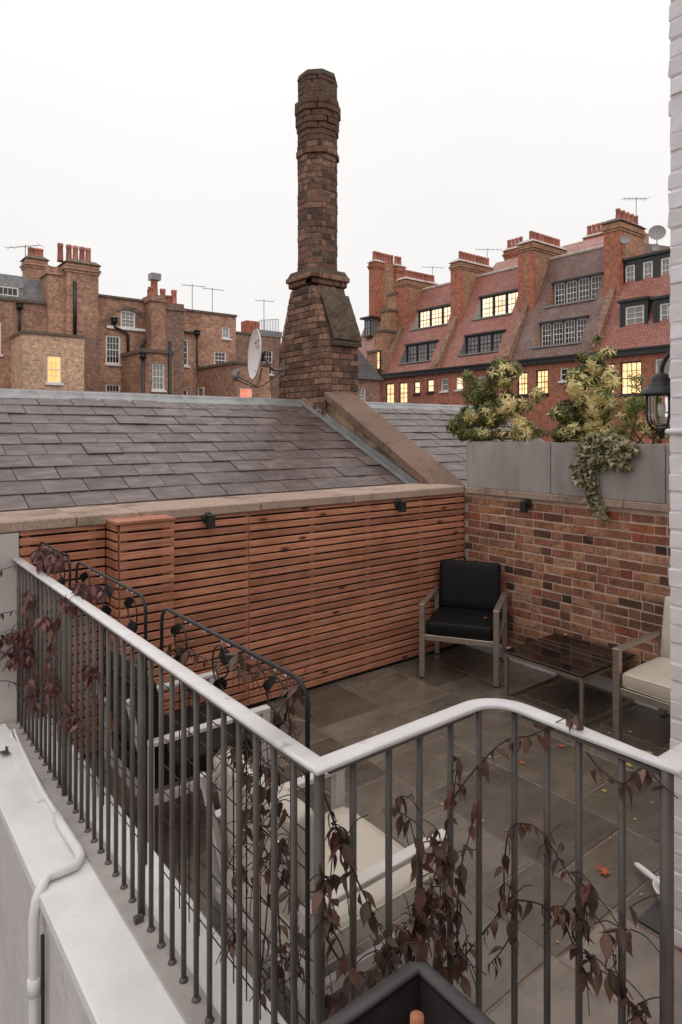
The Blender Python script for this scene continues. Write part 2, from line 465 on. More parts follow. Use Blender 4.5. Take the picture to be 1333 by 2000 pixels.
m_rakecop = surf('raking_stone', [(0.3,(0.12,0.075,0.056)),(0.5,(0.19,0.118,0.088)),(0.7,(0.27,0.178,0.136))], 70, 0.85, 0.7, 0.005, fine=90, vary=0.1, dirt=((0.115,0.075,0.055),3,0.5), spec=0.25)
m_render = surf('stained_render', [(0.3,(0.20,0.135,0.085)),(0.6,(0.36,0.265,0.175)),(0.75,(0.42,0.33,0.24))], 3.2, 0.9, 0.4, 0.006, dirt=((0.10,0.068,0.045),2.6,0.5), spec=0.2)
m_slate = surf('slate', [(0.3,(0.065,0.044,0.040)),(0.5,(0.102,0.071,0.065)),(0.7,(0.165,0.12,0.11))], 5, 0.42, 0.5, 0.006, fine=22, vary=0.15, stretch=(1,2.4,1), rrange=(0.3,0.5), dirt=((0.25,0.21,0.19),9,0.66))
m_lead = surf('sheet_lead', [(0.3,(0.19,0.185,0.19)),(0.7,(0.33,0.325,0.33))], 7, 0.45, 0.15, 0.004, metal=0.35, dirt=((0.42,0.40,0.39),3,0.62))
m_white = surf('white_masonry_paint', [(0.25,(0.70,0.665,0.66)),(0.55,(0.80,0.775,0.77)),(0.8,(0.84,0.82,0.815))], 4.5, 0.5, 0.4, 0.004, fine=30, dirt=((0.33,0.285,0.26),11,0.655), spec=0.35, rand=False)
m_whitebrick = surf('painted_brick', [(0.3,(0.70,0.665,0.665)),(0.7,(0.82,0.79,0.79))], 6, 0.5, 0.5, 0.006, fine=24, spec=0.35)
m_stucco = surf('dirty_stucco', [(0.3,(0.58,0.53,0.525)),(0.7,(0.72,0.665,0.66))], 3, 0.9, 0.8, 0.012, fine=22, dirt=((0.22,0.19,0.18),3.5,0.6), rand=False)
m_wrender = surf('grey_white_render', [(0.3,(0.42,0.385,0.355)),(0.7,(0.56,0.52,0.485))], 2.2, 0.85, 0.3, 0.006, dirt=((0.24,0.205,0.17),1.7,0.6), rand=False)
m_railtop = surf('white_rail_paint', [(0.3,(0.62,0.585,0.58)),(0.7,(0.74,0.71,0.705))], 9, 0.33, 0.2, 0.002, dirt=((0.30,0.255,0.24),12,0.6), rand=False)
m_bar = surf('grey_bar_paint', [(0.3,(0.072,0.058,0.051)),(0.7,(0.122,0.10,0.088))], 6, 0.42, 0.15, 0.002)
m_flange = surf('grey_sill_paint', [(0.3,(0.34,0.305,0.285)),(0.7,(0.45,0.41,0.385))], 5, 0.5, 0.2, 0.003, dirt=((0.22,0.19,0.17),8,0.58))
m_iron = surf('wet_black_iron', [(0.3,(0.009,0.008,0.008)),(0.7,(0.018,0.016,0.016))], 9, 0.4, spec=0.35)
m_tool = plain('matt_black_metal', (0.014,0.014,0.015), 0.5)
m_steel = surf('brushed_steel', [(0.3,(0.34,0.285,0.235)),(0.7,(0.46,0.39,0.33))], 4, 0.38, 0.1, 0.002, metal=0.75, stretch=(1,1,6))
m_palesteel = surf('pale_coated_frame', [(0.3,(0.56,0.50,0.475)),(0.7,(0.66,0.60,0.575))], 4, 0.4, 0.1, 0.002, metal=0.2)
m_blackcush = surf('black_leatherette', [(0.3,(0.005,0.0048,0.0048)),(0.7,(0.009,0.0086,0.0088))], 7, 0.5, 0.25, 0.002, fine=120, spec=0.18)
m_creamcush = surf('cream_leatherette', [(0.3,(0.50,0.43,0.345)),(0.7,(0.59,0.52,0.43))], 4, 0.5, 0.2, 0.002, fine=90, dirt=((0.42,0.34,0.25),3,0.6))
m_tglass = glass('black_table_glass', (0.010,0.008,0.008), 0.06)
m_zinc = surf('zinc_trough', [(0.3,(0.235,0.205,0.19)),(0.5,(0.31,0.275,0.255)),(0.7,(0.39,0.35,0.33))], 2.6, 0.55, 0.15, 0.003, metal=0.1, dirt=((0.17,0.148,0.135),3.2,0.55), stretch=(1.6,1.6,0.5))
m_soil = surf('dark_soil', [(0.3,(0.012,0.009,0.007)),(0.7,(0.035,0.025,0.018))], 30, 0.95, 0.9, 0.02)
m_planter = surf('dark_planter', [(0.3,(0.034,0.029,0.029)),(0.7,(0.066,0.057,0.056))], 12, 0.45, 0.25, 0.003, dirt=((0.16,0.145,0.145),30,0.66))
m_terra = plain('terracotta', (0.42,0.16,0.075), 0.8)
m_grout = surf('paving_joint', [(0.3,(0.12,0.093,0.076)),(0.7,(0.27,0.20,0.155))], 12, 0.9, 0.5, 0.005, dirt=((0.21,0.11,0.075),2,0.55), rand=False)
def slabmat(name, k, tint=(1,1,1)):
    c = lambda a: tuple(x * k * t for x, t in zip(a, tint))
    return surf(name, [(0.28,c((0.085,0.074,0.063))),(0.5,c((0.135,0.117,0.099))),(0.72,c((0.185,0.158,0.134)))], 3.2, 0.4, 0.5, 0.006, fine=22, vary=0.34,
                dirt=(c((0.16,0.10,0.068)),1.7,0.6), rrange=(0.14,0.45), stretch=(1,1.7,1))
m_slab = slabmat('wet_sandstone', 0.9, (1.08, 0.99, 0.91))
m_slabpale = slabmat('pale_sandstone', 1.45, (1.05, 0.97, 0.93))
m_fbrown = brick_far('yellow_stock_brick', (0.56,0.305,0.20), (0.35,0.178,0.118), (0.54,0.41,0.33), (0.135,0.074,0.057), 0.66)
m_fpale = brick_far('pale_stock_brick', (0.74,0.48,0.32), (0.53,0.32,0.205), (0.66,0.52,0.41), (0.29,0.18,0.125), 0.45)
m_fdark = brick_far('dark_stock_brick', (0.33,0.185,0.135), (0.21,0.115,0.088), (0.46,0.35,0.28), (0.115,0.075,0.06), 0.6)
m_fred = brick_far('red_brick', (0.48,0.175,0.112), (0.35,0.122,0.082), (0.44,0.27,0.20), (0.24,0.095,0.068), 0.5)
m_forange = brick_far('orange_rubbed_brick', (0.52,0.185,0.118), (0.40,0.135,0.088), (0.46,0.23,0.16), (0.27,0.115,0.08), 0.55)
m_fstack = brick_far('stack_brown_brick', (0.48,0.265,0.16), (0.35,0.18,0.112), (0.40,0.28,0.205), (0.21,0.12,0.085), 0.5)
m_redtile = tile_far('red_clay_tile', (0.46,0.165,0.12), (0.32,0.112,0.085), (0.105,0.044,0.036), (0.38,0.20,0.165))
m_darktile = tile_far('dark_clay_tile', (0.27,0.135,0.11), (0.17,0.092,0.08), (0.06,0.036,0.032), (0.25,0.18,0.16))
m_pinktile = tile_far('weathered_clay_tile', (0.47,0.22,0.175), (0.34,0.155,0.125), (0.16,0.075,0.062), (0.46,0.29,0.25))
m_fslate = tile_far('far_slate', (0.17,0.16,0.165), (0.12,0.115,0.12), (0.05,0.048,0.05), (0.24,0.22,0.21))
m_pot = surf('chimney_pot', [(0.3,(0.38,0.13,0.09)),(0.7,(0.50,0.20,0.145))], 6, 0.8, vary=0.25, dirt=((0.12,0.05,0.04),5,0.6))
m_stone = surf('pale_stone', [(0.3,(0.42,0.34,0.31)),(0.7,(0.56,0.475,0.44))], 3, 0.85, dirt=((0.24,0.18,0.16),2,0.55))
m_dirtcap = surf('sooty_cap', [(0.3,(0.10,0.075,0.055)),(0.7,(0.19,0.145,0.11))], 4, 0.9, 0.4, 0.01)
m_wframe = plain('white_window_paint', (0.80,0.77,0.75), 0.45)
m_bframe = plain('black_window_paint', (0.022,0.021,0.022), 0.4)
m_pipe = plain('black_pipe', (0.018,0.016,0.017), 0.45)
m_gdark = glass('dark_window_glass', (0.045,0.03,0.026))
m_gcurt = glass('curtained_glass', (0.30,0.275,0.265), 0.08)
m_lit = emit('lit_yellow_window', (1.0,0.80,0.42), 1.1, (0.88,0.56,0.24))
m_litpale = emit('lit_pale_window', (1.0,0.86,0.62), 1.2, (0.9,0.64,0.38))
m_litorange = emit('lit_orange_window', (1.0,0.55,0.17), 0.95, (0.95,0.42,0.12))
m_litred = emit('lit_red_window', (0.95,0.26,0.13), 0.85, (0.75,0.16,0.08))
m_ground = surf('asphalt', [(0.3,(0.04,0.04,0.04)),(0.7,(0.06,0.058,0.056))], 2, 0.9, rand=False)
m_metal = plain('aerial_metal', (0.20,0.18,0.175), 0.5, 0.4)
m_dish = surf('dish_paint', [(0.3,(0.60,0.53,0.51)),(0.7,(0.68,0.61,0.59))], 3, 0.5)
m_dishgrey = plain('weathered_dish', (0.27,0.245,0.24), 0.6)
m_mark = plain('dish_print', (0.17,0.155,0.15), 0.6)
m_vleaf = leafy('vine_leaf', [(0,(0.06,0.03,0.022)),(0.25,(0.12,0.058,0.042)),(0.45,(0.19,0.095,0.066)),(0.6,(0.085,0.048,0.032)),(0.75,(0.16,0.058,0.044)),(0.88,(0.24,0.135,0.095)),(1,(0.085,0.07,0.036))], 0.36, 0.22)
m_vred = leafy('maroon_vine_leaf', [(0,(0.07,0.024,0.024)),(0.4,(0.15,0.05,0.048)),(0.75,(0.22,0.09,0.082)),(1,(0.09,0.032,0.032))], 0.4, 0.22)
m_stem = plain('woody_stem', (0.05,0.028,0.022), 0.7)
m_chy = leafy('choisya_young_leaf', [(0,(0.74,0.56,0.22)),(0.5,(0.84,0.70,0.38)),(1,(0.68,0.57,0.20))], 0.45, 0.3)
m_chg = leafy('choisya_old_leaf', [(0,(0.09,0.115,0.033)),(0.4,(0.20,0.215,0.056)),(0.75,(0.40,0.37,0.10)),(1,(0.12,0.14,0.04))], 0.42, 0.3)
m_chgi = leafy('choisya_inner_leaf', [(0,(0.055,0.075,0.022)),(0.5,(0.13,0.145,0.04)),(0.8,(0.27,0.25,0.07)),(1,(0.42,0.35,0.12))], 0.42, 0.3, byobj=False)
m_brownleaf = leafy('withered_leaf', [(0,(0.20,0.075,0.035)),(1,(0.30,0.13,0.06))], 0.7, 0.2)
m_ivy = leafy('variegated_ivy', [(0,(0.16,0.15,0.075)),(0.3,(0.30,0.27,0.15)),(0.55,(0.54,0.46,0.29)),(0.8,(0.20,0.19,0.09)),(1,(0.60,0.52,0.35))], 0.5, 0.2)
m_ivyi = leafy('variegated_ivy_mass', [(0,(0.13,0.125,0.06)),(0.3,(0.27,0.245,0.135)),(0.6,(0.50,0.43,0.27)),(0.8,(0.17,0.16,0.075)),(1,(0.58,0.50,0.33))], 0.5, 0.2, byobj=False)
m_lyel = leafy('yellow_fallen_leaf', [(0,(0.50,0.33,0.07)),(1,(0.62,0.46,0.15))], 0.6, 0.1)
m_lred = leafy('red_fallen_leaf', [(0,(0.40,0.075,0.035)),(1,(0.50,0.12,0.05))], 0.6, 0.1)
m_lgreen = leafy('green_fallen_leaf', [(0,(0.03,0.055,0.02)),(1,(0.045,0.075,0.03))], 0.6, 0.1)
m_clear = bpy.data.materials.new('lamp_glass'); m_clear.use_nodes = True
_b = m_clear.node_tree.nodes['Principled BSDF']; _b.inputs['Transmission Weight'].default_value = 1.0; _b.inputs['Roughness'].default_value = 0.05
_b.inputs['Base Color'].default_value = (0.93, 0.92, 0.88, 1); _b.inputs['IOR'].default_value = 1.3
# ================================================================== THE SETTING
FV = 4.125      # face of the slatted fence (plane y = FV)
BU = 4.745      # face of the brick wall (plane x = BU)
LU = 0.841      # line of the balustrade along the parapet
LEDGE = 0.345   # top of the white parapet
RZ = 1.285      # top of the handrail

g = MB().poly([(-300,-300,-6),(300,-300,-6),(300,300,-6),(-300,300,-6)]).build('ground', m_ground); kind(g, 'structure')

# --- terrace floor with its paving slabs
tf = MB().box(1.03, 5.0, -1.2, FV + 0.03, -5.95, -0.0045).build('terrace_floor', m_grout); kind(tf, 'structure')
slab_u = [1.04, 1.62, 2.19, 2.60, 3.18, 3.75, 4.17, 4.74]
for i in range(len(slab_u) - 1):
    u0, u1 = slab_u[i], slab_u[i+1]
    v = FV + 0.02 if i % 2 else FV - 0.12
    if v < FV: edges = [(v, FV + 0.02)]
    else: edges = []
    lo = 0.25 if u1 > 1.5 else 0.4
    while v > lo:
        L = rnd.choice([0.42, 0.58, 0.58, 0.84])
        nv = v - L
        if i in (2, 3) and nv < 1.45 < v - 0.12: nv = 1.45
        edges.append((nv, v)); v = nv
    for (a, b) in edges:
        t = 0.028
        M = Matrix.Translation(((u0 + u1) / 2, (a + b) / 2, -t / 2 + rnd.uniform(-0.0015, 0.0015))) @ Matrix.Rotation(rnd.uniform(-0.002, 0.002), 4, 'X')
        pale = (i in (2, 3) and b <= 1.46) or (i == 1 and b < 1.5)
        me = cmesh('paving_slab', u1 - u0 - 0.010, b - a - 0.010, t, 0.004, m_slabpale if pale else m_slab, 0.0012)
        inst('paving_slab', me, M, tf)

# --- landing on the camera's side of the front balustrade
ld = MB().box(0.6, 1.46, -1.2, 1.135, -5.94, LEDGE - 0.012).build('landing', m_stucco); kind(ld, 'structure')

# --- white parapet carrying the long balustrade
pw = thing('parapet_wall', 'low white painted parapet ledge under the long balustrade with a pipe on it', 'wall', (0.8, 1.5, -5.9))
MB().box(0.612, 1.00, 1.14, 4.10, -5.95, LEDGE - 0.05).build('wall_body', m_stucco, pw)
MB().box(0.612, 0.80, -1.2, 1.14, -5.955, LEDGE - 0.055).build('wall_body', m_stucco, pw)
m = MB(); m.cbox(Matrix.Translation((0.806, 1.45, LEDGE - 0.025)), 0.425, 5.3, 0.05, 0.006); m.build('ledge_top', m_white, pw)
m = MB(); m.cbox(Matrix.Translation((0.755, 3.62, LEDGE + 0.006)), 0.055, 0.95, 0.014, 0.003); m.build('ledge_fillet', m_white, pw)
m = MB(); m.cbox(Matrix.Translation((0.83, 2.62, LEDGE + 0.004)), 0.085, 2.95, 0.012, 0.002); m.build('metal_sill', m_flange, pw)

# --- white wall behind the fence with its stone coping
gw = thing('garden_wall', 'rendered wall behind the slatted fence, carrying a pale stone coping', 'wall', (2.0, 4.4, -5.9))
MB().box(-3.0, 0.855, FV - 0.01, 4.55, -5.95, 1.432).build('render_face', m_wrender, gw)
MB().box(0.857, 4.99, FV + 0.035, 4.548, -5.945, 1.431).build('wall_core', m_black, gw)
cu = [-3.0, -1.7, -0.55] + [on_v(x, 1000, FV).x for x in (150, 274, 509, 690)] + [4.70]
for a, b in zip(cu, cu[1:]):
    me = cmesh('coping_stone', b - a - 0.005, 0.52, 0.066, 0.007, m_coping, 0.0015)
    inst('coping_stone', me, Matrix.Translation(((a + b) / 2, FV - 0.015 + 0.26, 1.468 + rnd.uniform(-0.002, 0.002))), gw)

# --- slatted cedar fence
fn = thing('slat_fence', 'reddish cedar fence of narrow horizontal slats with dark gaps', 'fence', (2.8, FV, 0))
SP, SH, NS = 0.0575, 0.0440, 25
uj = [on_v(x, 1100, FV).x for x in (487, 613, 722, 826)]
ub0, ub1, vb = 1.357, 1.722, 3.92
slat_cache = {}
def slat(p, q, z, th=0.018, par=fn, h=SH):
    p, q = Vector(p), Vector(q); d = q - p; L = round(d.length, 3)
    me = slat_cache.get((L, h)) or slat_cache.setdefault((L, h), cmesh('slat', L, th, h, 0.003, m_wood))
    M = Matrix.Translation(((p.x + q.x) / 2, (p.y + q.y) / 2, z)) @ Matrix.Rotation(math.atan2(d.y, d.x), 4, 'Z') @ Matrix.Rotation(rnd.uniform(-0.0012, 0.0012), 4, 'Y')
    return inst('slat', me, M, par)
for k in range(NS):
    z = 0.028 + SH / 2 + k * SP
    for a, b in ((0.86, ub0 - 0.002), (ub1 + 0.002, uj[0] - 0.002), (uj[0] + 0.002, BU - 0.03)):
        slat((a, FV + 0.009, 0), (b, FV + 0.009, 0), z)
for x in (0.90, 1.28, 1.80, uj[0], uj[1], uj[2], uj[3], 4.66):
    MB().box(x - 0.022, x + 0.022, FV + 0.0195, FV + 0.034, 0.02, 1.42).build('batten', m_wood, fn)
# boxed-out pier of the same slats
bp = thing('slatted_pier', 'boxed-out slatted cedar pier with flat top, projecting from the fence', 'pier', (1.54, 4.0, 0))
for k in range(NS):
    z = 0.028 + SH / 2 + k * SP
    slat((ub0 + 0.02, vb + 0.009, 0), (ub1, vb + 0.009, 0), z, par=bp)
    slat((ub0 + 0.009, FV - 0.002, 0), (ub0 + 0.009, vb + 0.019, 0), z, par=bp)
    slat((ub1 - 0.009, FV - 0.002, 0), (ub1 - 0.009, vb + 0.019, 0), z, par=bp)
for (x, y) in ((ub0 + 0.045, vb + 0.045), (ub1 - 0.045, vb + 0.045)):
    MB().box(x - 0.024, x + 0.024, y - 0.024, y + 0.024, 0.01, 1.43).build('post', m_wood, bp)
MB().box(ub0 + 0.07, ub1 - 0.07, vb + 0.072, FV - 0.003, 0.01, 1.43).build('backing', m_black, bp)
m = MB(); m.cbox(Matrix.Translation(((ub0 + ub1) / 2, (vb + FV) / 2 - 0.004, 1.4615)), ub1 - ub0 + 0.012, FV - vb + 0.012, 0.018, 0.002); m.build('top_board', m_wood, bp)

# --- old stock brick wall
bw = thing('brick_wall', 'old mixed stock brick wall in flemish bond behind the black armchair', 'wall', (BU + 0.1, 2.9, 0))
MB().box(BU + 0.0052, 4.985, 0.2, FV + 0.03, -5.9, 1.435).build('mortar', m_mortar, bw)
st = [cmesh('brick', 0.10, 0.212, 0.0595, 0.004, m_brick, 0.0026) for _ in range(5)]
hd = [cmesh('brick', 0.10, 0.100, 0.0595, 0.004, m_brick, 0.0026) for _ in range(4)]
rest = MB(); nb = 0
for c in range(18):
    z = 0.135 + c * 0.0725
    v = FV + 0.02 - (0.0 if c % 2 else 0.045) ; s = (c % 2 == 0)
    first = True
    while v > 0.75:
        L = 0.186 if s else 0.09
        if first and c % 2 == 0: L = 0.135
        me = rnd.choice(st if L > 0.12 else hd); L0 = L; L *= rnd.uniform(0.93, 1.07)
        M = Matrix.Translation((BU + 0.05 + rnd.uniform(-0.003, 0.0022), v - L / 2, z + rnd.uniform(-0.002, 0.002))) @ Matrix.Rotation(rnd.uniform(-0.012, 0.012), 4, 'X') @ Matrix.Rotation(rnd.uniform(-0.02, 0.02), 4, 'Z') @ Matrix.Diagonal((1, L / (0.212 if L0 > 0.12 else 0.1), rnd.uniform(0.96, 1.05), 1))
        if v > 2.06: inst('brick', me, M, bw); nb += 1
        else: rest.cbox(M, 0.1, 0.212 if L0 > 0.12 else 0.1, 0.061, 0.004)
        v -= L + 0.0065; first = False
        s = not s if rnd.random() < 0.9 else s
kind(rest.build('bricks', m_brick, bw), 'stuff')
sk = MB(); sk.cbox(Matrix.Translation((BU - 0.012, 2.2, 0.04)), 0.05, 3.8, 0.115, 0.006); sk.build('white_kerb', m_white, bw)
cv = [FV - 0.018, 3.62, 3.1, 2.55, 2.0, 1.4, 0.7]
for a, b in zip(cv, cv[1:]):
    me = cmesh('coping_stone', 0.335, a - b - 0.004, 0.058, 0.006, m_coping, 0.0015)
    inst('coping_stone', me, Matrix.Translation((BU - 0.045 + 0.1675, (a + b) / 2, 1.466)), bw)

# --- white painted house wall on the camera's right
hw = thing('house_wall', 'white painted brick corner of the house at the picture edge', 'wall', (2.75, 0.5, -5.9))
HU, HV = 2.613, 1.226
MB().box(HU + 0.004, 3.6, -2.0, HV - 0.004, -5.93, 4.6).build('wall_body', m_whitebrick, hw)
# the house goes on behind the camera's landing
MB().box(-0.6, HU + 0.003, -1.6, -0.75, -5.92, 5.6).build('garden_front', m_whitebrick, hw)
wst = [cmesh('brick', 0.10, 0.213, 0.0725, 0.007, m_whitebrick, 0.0035) for _ in range(4)]
whd = [cmesh('brick', 0.10, 0.104, 0.0725, 0.007, m_whitebrick, 0.0035) for _ in range(4)]
for c in range(60):
    z = -0.01 + 0.036 + c * 0.0745
    a, b = ((whd, 0.104), (wst, 0.213)) if c % 2 else ((wst, 0.213), (whd, 0.104))
    v = HV
    for lst, L in (a, b):
        inst('brick', rnd.choice(lst), Matrix.Translation((HU + 0.05 + rnd.uniform(-0.004, 0.004), v - L / 2 + (rnd.uniform(-0.004, 0.004) if v == HV else 0), z)) @ Matrix.Rotation(rnd.uniform(-0.02, 0.02), 4, 'X'), hw)
        v -= L + 0.006
m = MB(); m.tube([(HU - 0.012, 0.6, 2.018), (HU - 0.012, 1.17, 2.018), (HU + 0.0, HV + 0.006, 2.018), (HU + 0.03, HV + 0.016, 2.018), (3.3, HV + 0.016, 2.018)], 0.012, 10)
m.build('conduit', m_whitebrick, hw, True)

# ================================================================== NEIGHBOUR'S SLATE ROOF
EV, EZ, PITCH = 4.60, 1.40, R(25)
RV = 6.66; RIDZ = EZ + (RV - EV) * math.tan(PITCH)
def roofz(v): return EZ + (v - EV) * math.tan(PITCH)
nrm = Vector((0, -math.sin(PITCH), math.cos(PITCH)))
def slate_roof(u0, u1, label, first_off):
    t = thing('slate_roof', label, 'roof', ((u0 + u1) / 2, EV, EZ), 'slate roofs beyond the fence')
    m = MB(); m.prism([(u0, EV - 0.25, roofz(EV - 0.25) - 0.02), (u0, RV, RIDZ - 0.02), (u0, RV + 2.2, roofz(RV - 2.2) - 0.02), (u0, RV + 2.2, -5.9), (u0, EV - 0.02, -5.9), (u0, EV - 0.02, 0.9)], (u1 - u0, 0, 0))
    m.build('roof_deck', m_black, t)
    sm = []
    for _ in range(6):
        vs = []; w, L, th = 0.294, 0.42, 0.0085
        vs, fs = cbox_data(w, L, th, 0.0022)
        vs = [(x + rnd.uniform(-.002, .002), y + L / 2 + rnd.uniform(-.0035, .0035) * (1 if y < 0 else 0), z + th / 2) for x, y, z in vs]
        sm.append(mesh_of('slate', vs, fs, m_slate))
    gauge = 0.2; n = 11
    top = (RV - 0.02 - EV) / math.cos(PITCH)
    for k in range(n):
        s = top - 0.085 - (k + 1) * gauge + 0.0
        if s < -0.12: s = -0.12
        y = EV + s * math.cos(PITCH); z = EZ + s * math.sin(PITCH)
        u = u0 - (0.15 if k % 2 else 0.0) + first_off
        while u < u1 - 0.02:
            a, b = max(u, u0 + 0.003), min(u + 0.3, u1 - 0.003)
            if b - a > 0.05:
                sx = (b - a - 0.006) / 0.294
                M = Matrix.Translation(Vector(((a + b) / 2, y + rnd.uniform(-.004, .004), z)) + nrm * (0.022 + rnd.uniform(0, 0.006))) @ Matrix.Rotation(PITCH - 0.042, 4, 'X') @ Matrix.Rotation(rnd.uniform(-.009, .009) * (4 if rnd.random() < 0.06 else 1), 4, 'Z') @ Matrix.Rotation(rnd.uniform(-.006, .006), 4, 'Y') @ Matrix.Diagonal((sx, 1, 1, 1))
                inst('slate', rnd.choice(sm), M, t)
            u += 0.3
    # far pitch: plain courses never seen from this side
    kind(MB().poly([(u0, RV, RIDZ + 0.012), (u1, RV, RIDZ + 0.012), (u1, RV + 2.3, roofz(RV - 2.3) + 0.012), (u0, RV + 2.3, roofz(RV - 2.3) + 0.012)]).build('far_pitch', m_slate, t), 'stuff')
    # lead ridge in lapped lengths, dressed down over the top course, with clips
    u = u0
    while u < u1 - 0.05:
        b = min(u + 1.05, u1)
        m = MB(); w = 0.145
        sec = [(-w, RIDZ - w * math.tan(PITCH) + 0.030), (-0.045, RIDZ + 0.014), (-0.028, RIDZ + 0.04), (0, RIDZ + 0.052), (0.028, RIDZ + 0.04), (0.045, RIDZ + 0.014), (w, RIDZ - w * math.tan(PITCH) + 0.030)]
        top_ = [(u, RV + y, z) for y, z in sec]; bot = [(u, RV + y, z - 0.012) for y, z in sec[::-1]]
        m.prism(top_ + bot, (b - u - (0.004 if b < u1 else 0), 0, 0))
        r_ = m.build('lead_ridge', m_lead, t)
        for q in range(3):
            x = u + 0.12 + q * 0.31
            if x < b - 0.05:
                mm = MB(); mm.cbox(Matrix.Translation((x, RV - w + 0.008, RIDZ - w * math.tan(PITCH) + 0.034)) @ Matrix.Rotation(PITCH, 4, 'X'), 0.03, 0.045, 0.008, 0.003); mm.build('lead_clip', m_lead, r_)
        u = b
    return t
rl = slate_roof(-1.2, 4.585, 'grey slate roof with lead ridge right behind the fence coping', 0.0)
rr = slate_roof(5.01, 8.1, 'smaller slate roof beyond the raking stone wall and behind the planters', 0.1)

# --- raking party wall with stone coping
rk = thing('raking_wall', 'stained rendered party wall with sloping stone coping climbing to the tall chimney', 'wall', (4.8, 5.2, 1.4))
def rakez(v): return 1.40 + (v - 4.39) * 0.56
m = MB(); m.prism([(4.625, 4.50, -5.9), (4.625, 6.2, -5.9), (4.625, 6.2, rakez(6.2)), (4.625, 4.50, rakez(4.50))], (0.345, 0, 0)); m.build('render_face', m_render, rk)
rs_ = [4.375, 4.52, 5.12, 5.72, 6.155]
for a, b in zip(rs_, rs_[1:]):
    m = MB(); e = 0.003
    m.prism([(4.575, a + e, rakez(a) + 0.012), (4.575, b - e, rakez(b) + 0.012), (4.575, b - e, rakez(b) + 0.095), (4.575, a + e, rakez(a) + (0.095 if a > 4.4 else 0.075))], (0.445, 0, 0))
    m.build('coping_stone', m_rakecop, rk)
v = 4.52
while v < 6.6:          # stepped lead soakers where the slates meet the wall
    b = min(v + 0.75, 6.64)
    m = MB(); z0, z1 = roofz(v) + 0.05, roofz(b) + 0.05
    m.prism([(4.60, v, z0), (4.60, b, z1), (4.60, b, z1 + 0.055), (4.60, v, z0 + 0.055)], (0.023, 0, 0))
    m.prism([(4.52, v, z0 - 0.012), (4.52, b, z1 - 0.012), (4.52, b, z1 - 0.002), (4.52, v, z0 - 0.002)], (0.079, 0, 0))
    m.build('lead_flashing', m_lead, rk); v = b - 0.002

# ================================================================== TALL CHIMNEY
ch = thing('chimney', 'tall sooty brick chimney with octagonal shaft on a flared square base', 'chimney', (4.85, 6.66, 2.0))
C0, C1, V0, V1 = 4.60, 5.10, 6.16, 7.18
ZB, ZN = 3.08, 3.80           # top of the plinth / of the neck
N0, N1 = 6.43, 6.90
e = 0.005
m = MB()
m.prism([(C0+e, V0+e, 1.0), (C0+e, V1-e, 1.0), (C0+e, V1-e, 3.0), (C0+e, N1-e, ZN), (C0+e, N0+e, ZN), (C0+e, V0+e, ZB)], (C1 - C0 - 2*e, 0, 0))
cx, cy = 4.85, 6.665
def octa(z0, z1, r0, r1, mb):
    # r = half width across flats
    k = math.cos(math.pi / 8); vs = []
    for z, r in ((z0, r0), (z1, r1)):
        for j in range(8):
            a = math.pi / 8 + j * math.pi / 4
            vs.append((cx + r / k * math.cos(a), cy + r / k * math.sin(a), z))
    mb.add(vs, [(j, (j+1) % 8, (j+1) % 8 + 8, j + 8) for j in range(8)] + [list(range(8))[::-1], [8 + j for j in range(8)]])
octa(ZN - 0.02, 6.32, 0.235, 0.235, m)
core = m.build('masonry_core', m_sootcore, ch)
nb = 0
def flem(z, lo, hi, odd):
    out_ = []; p = lo; s = odd
    while p < hi - 0.03:
        L = 0.218 if s else 0.104
        if p == lo and odd: L = 0.16
        q = min(p + L, hi)
        if hi - q < 0.06: q = hi
        out_.append((p, q)); p = q + 0.009; s = not s
    return out_
def put(M, sx, sy, sz, indiv=True, jit=0.003):
    global nb
    if indiv and nb < 298:
        inst('brick', cmesh('brick', sx, sy, sz, 0.007, m_soot, jit), M, ch); nb += 1
    else:
        chrest.cbox(M, sx, sy, sz, 0.007)
chrest = MB()
CH = 0.0755
c = 0; z = 1.98
while z < ZN - 0.03:                           # left flank, plane x = C0
    a = V0 if z < ZB else V0 + (N0 - V0) * (z - ZB) / (ZN - ZB)
    b = V1 if z < 3.0 else V1 + (N1 - V1) * (z - 3.0) / (ZN - 3.0)
    fl = flem(z, a, b, c % 2 == 0); zt_ = z + 0.066
    a2 = V0 if zt_ < ZB else V0 + (N0 - V0) * (zt_ - ZB) / (ZN - ZB); b2 = V1 if zt_ < 3.0 else V1 + (N1 - V1) * (zt_ - 3.0) / (ZN - 3.0)
    for p, q in fl:
        if (p == a and a2 > a) or (q == b and b2 < b):
            x = C0 - 0.005 + rnd.uniform(-.004, .004); p2 = a2 if p == a and a2 > a else p; q2 = b2 if q == b and b2 < b else q
            m = MB(); m.prism([(x, p, z), (x, q, z), (x, q2, zt_), (x, p2, zt_)], (0.1, 0, 0)); m.build('brick', m_soot, ch); nb += 1
        else: put(Matrix.Translation((C0 + 0.045 + rnd.uniform(-.004, .004), (p + q) / 2, z + 0.033)) @ Matrix.Rotation(rnd.uniform(-.012, .012), 4, 'Z'), 0.1, q - p, 0.066)
    z += CH; c += 1
z = 1.98; c = 1
while z < ZB - 0.03:                           # end facing the terrace, plane y = V0
    for p, q in flem(z, C0 + 0.10, C1, c % 2 == 0):
        put(Matrix.Translation(((p + q) / 2, V0 + 0.045 + rnd.uniform(-.006, .006), z + 0.033)) @ Matrix.Rotation(rnd.uniform(-.02, .02), 4, 'Z'), q - p, 0.1, 0.066)
    z += CH; c += 1
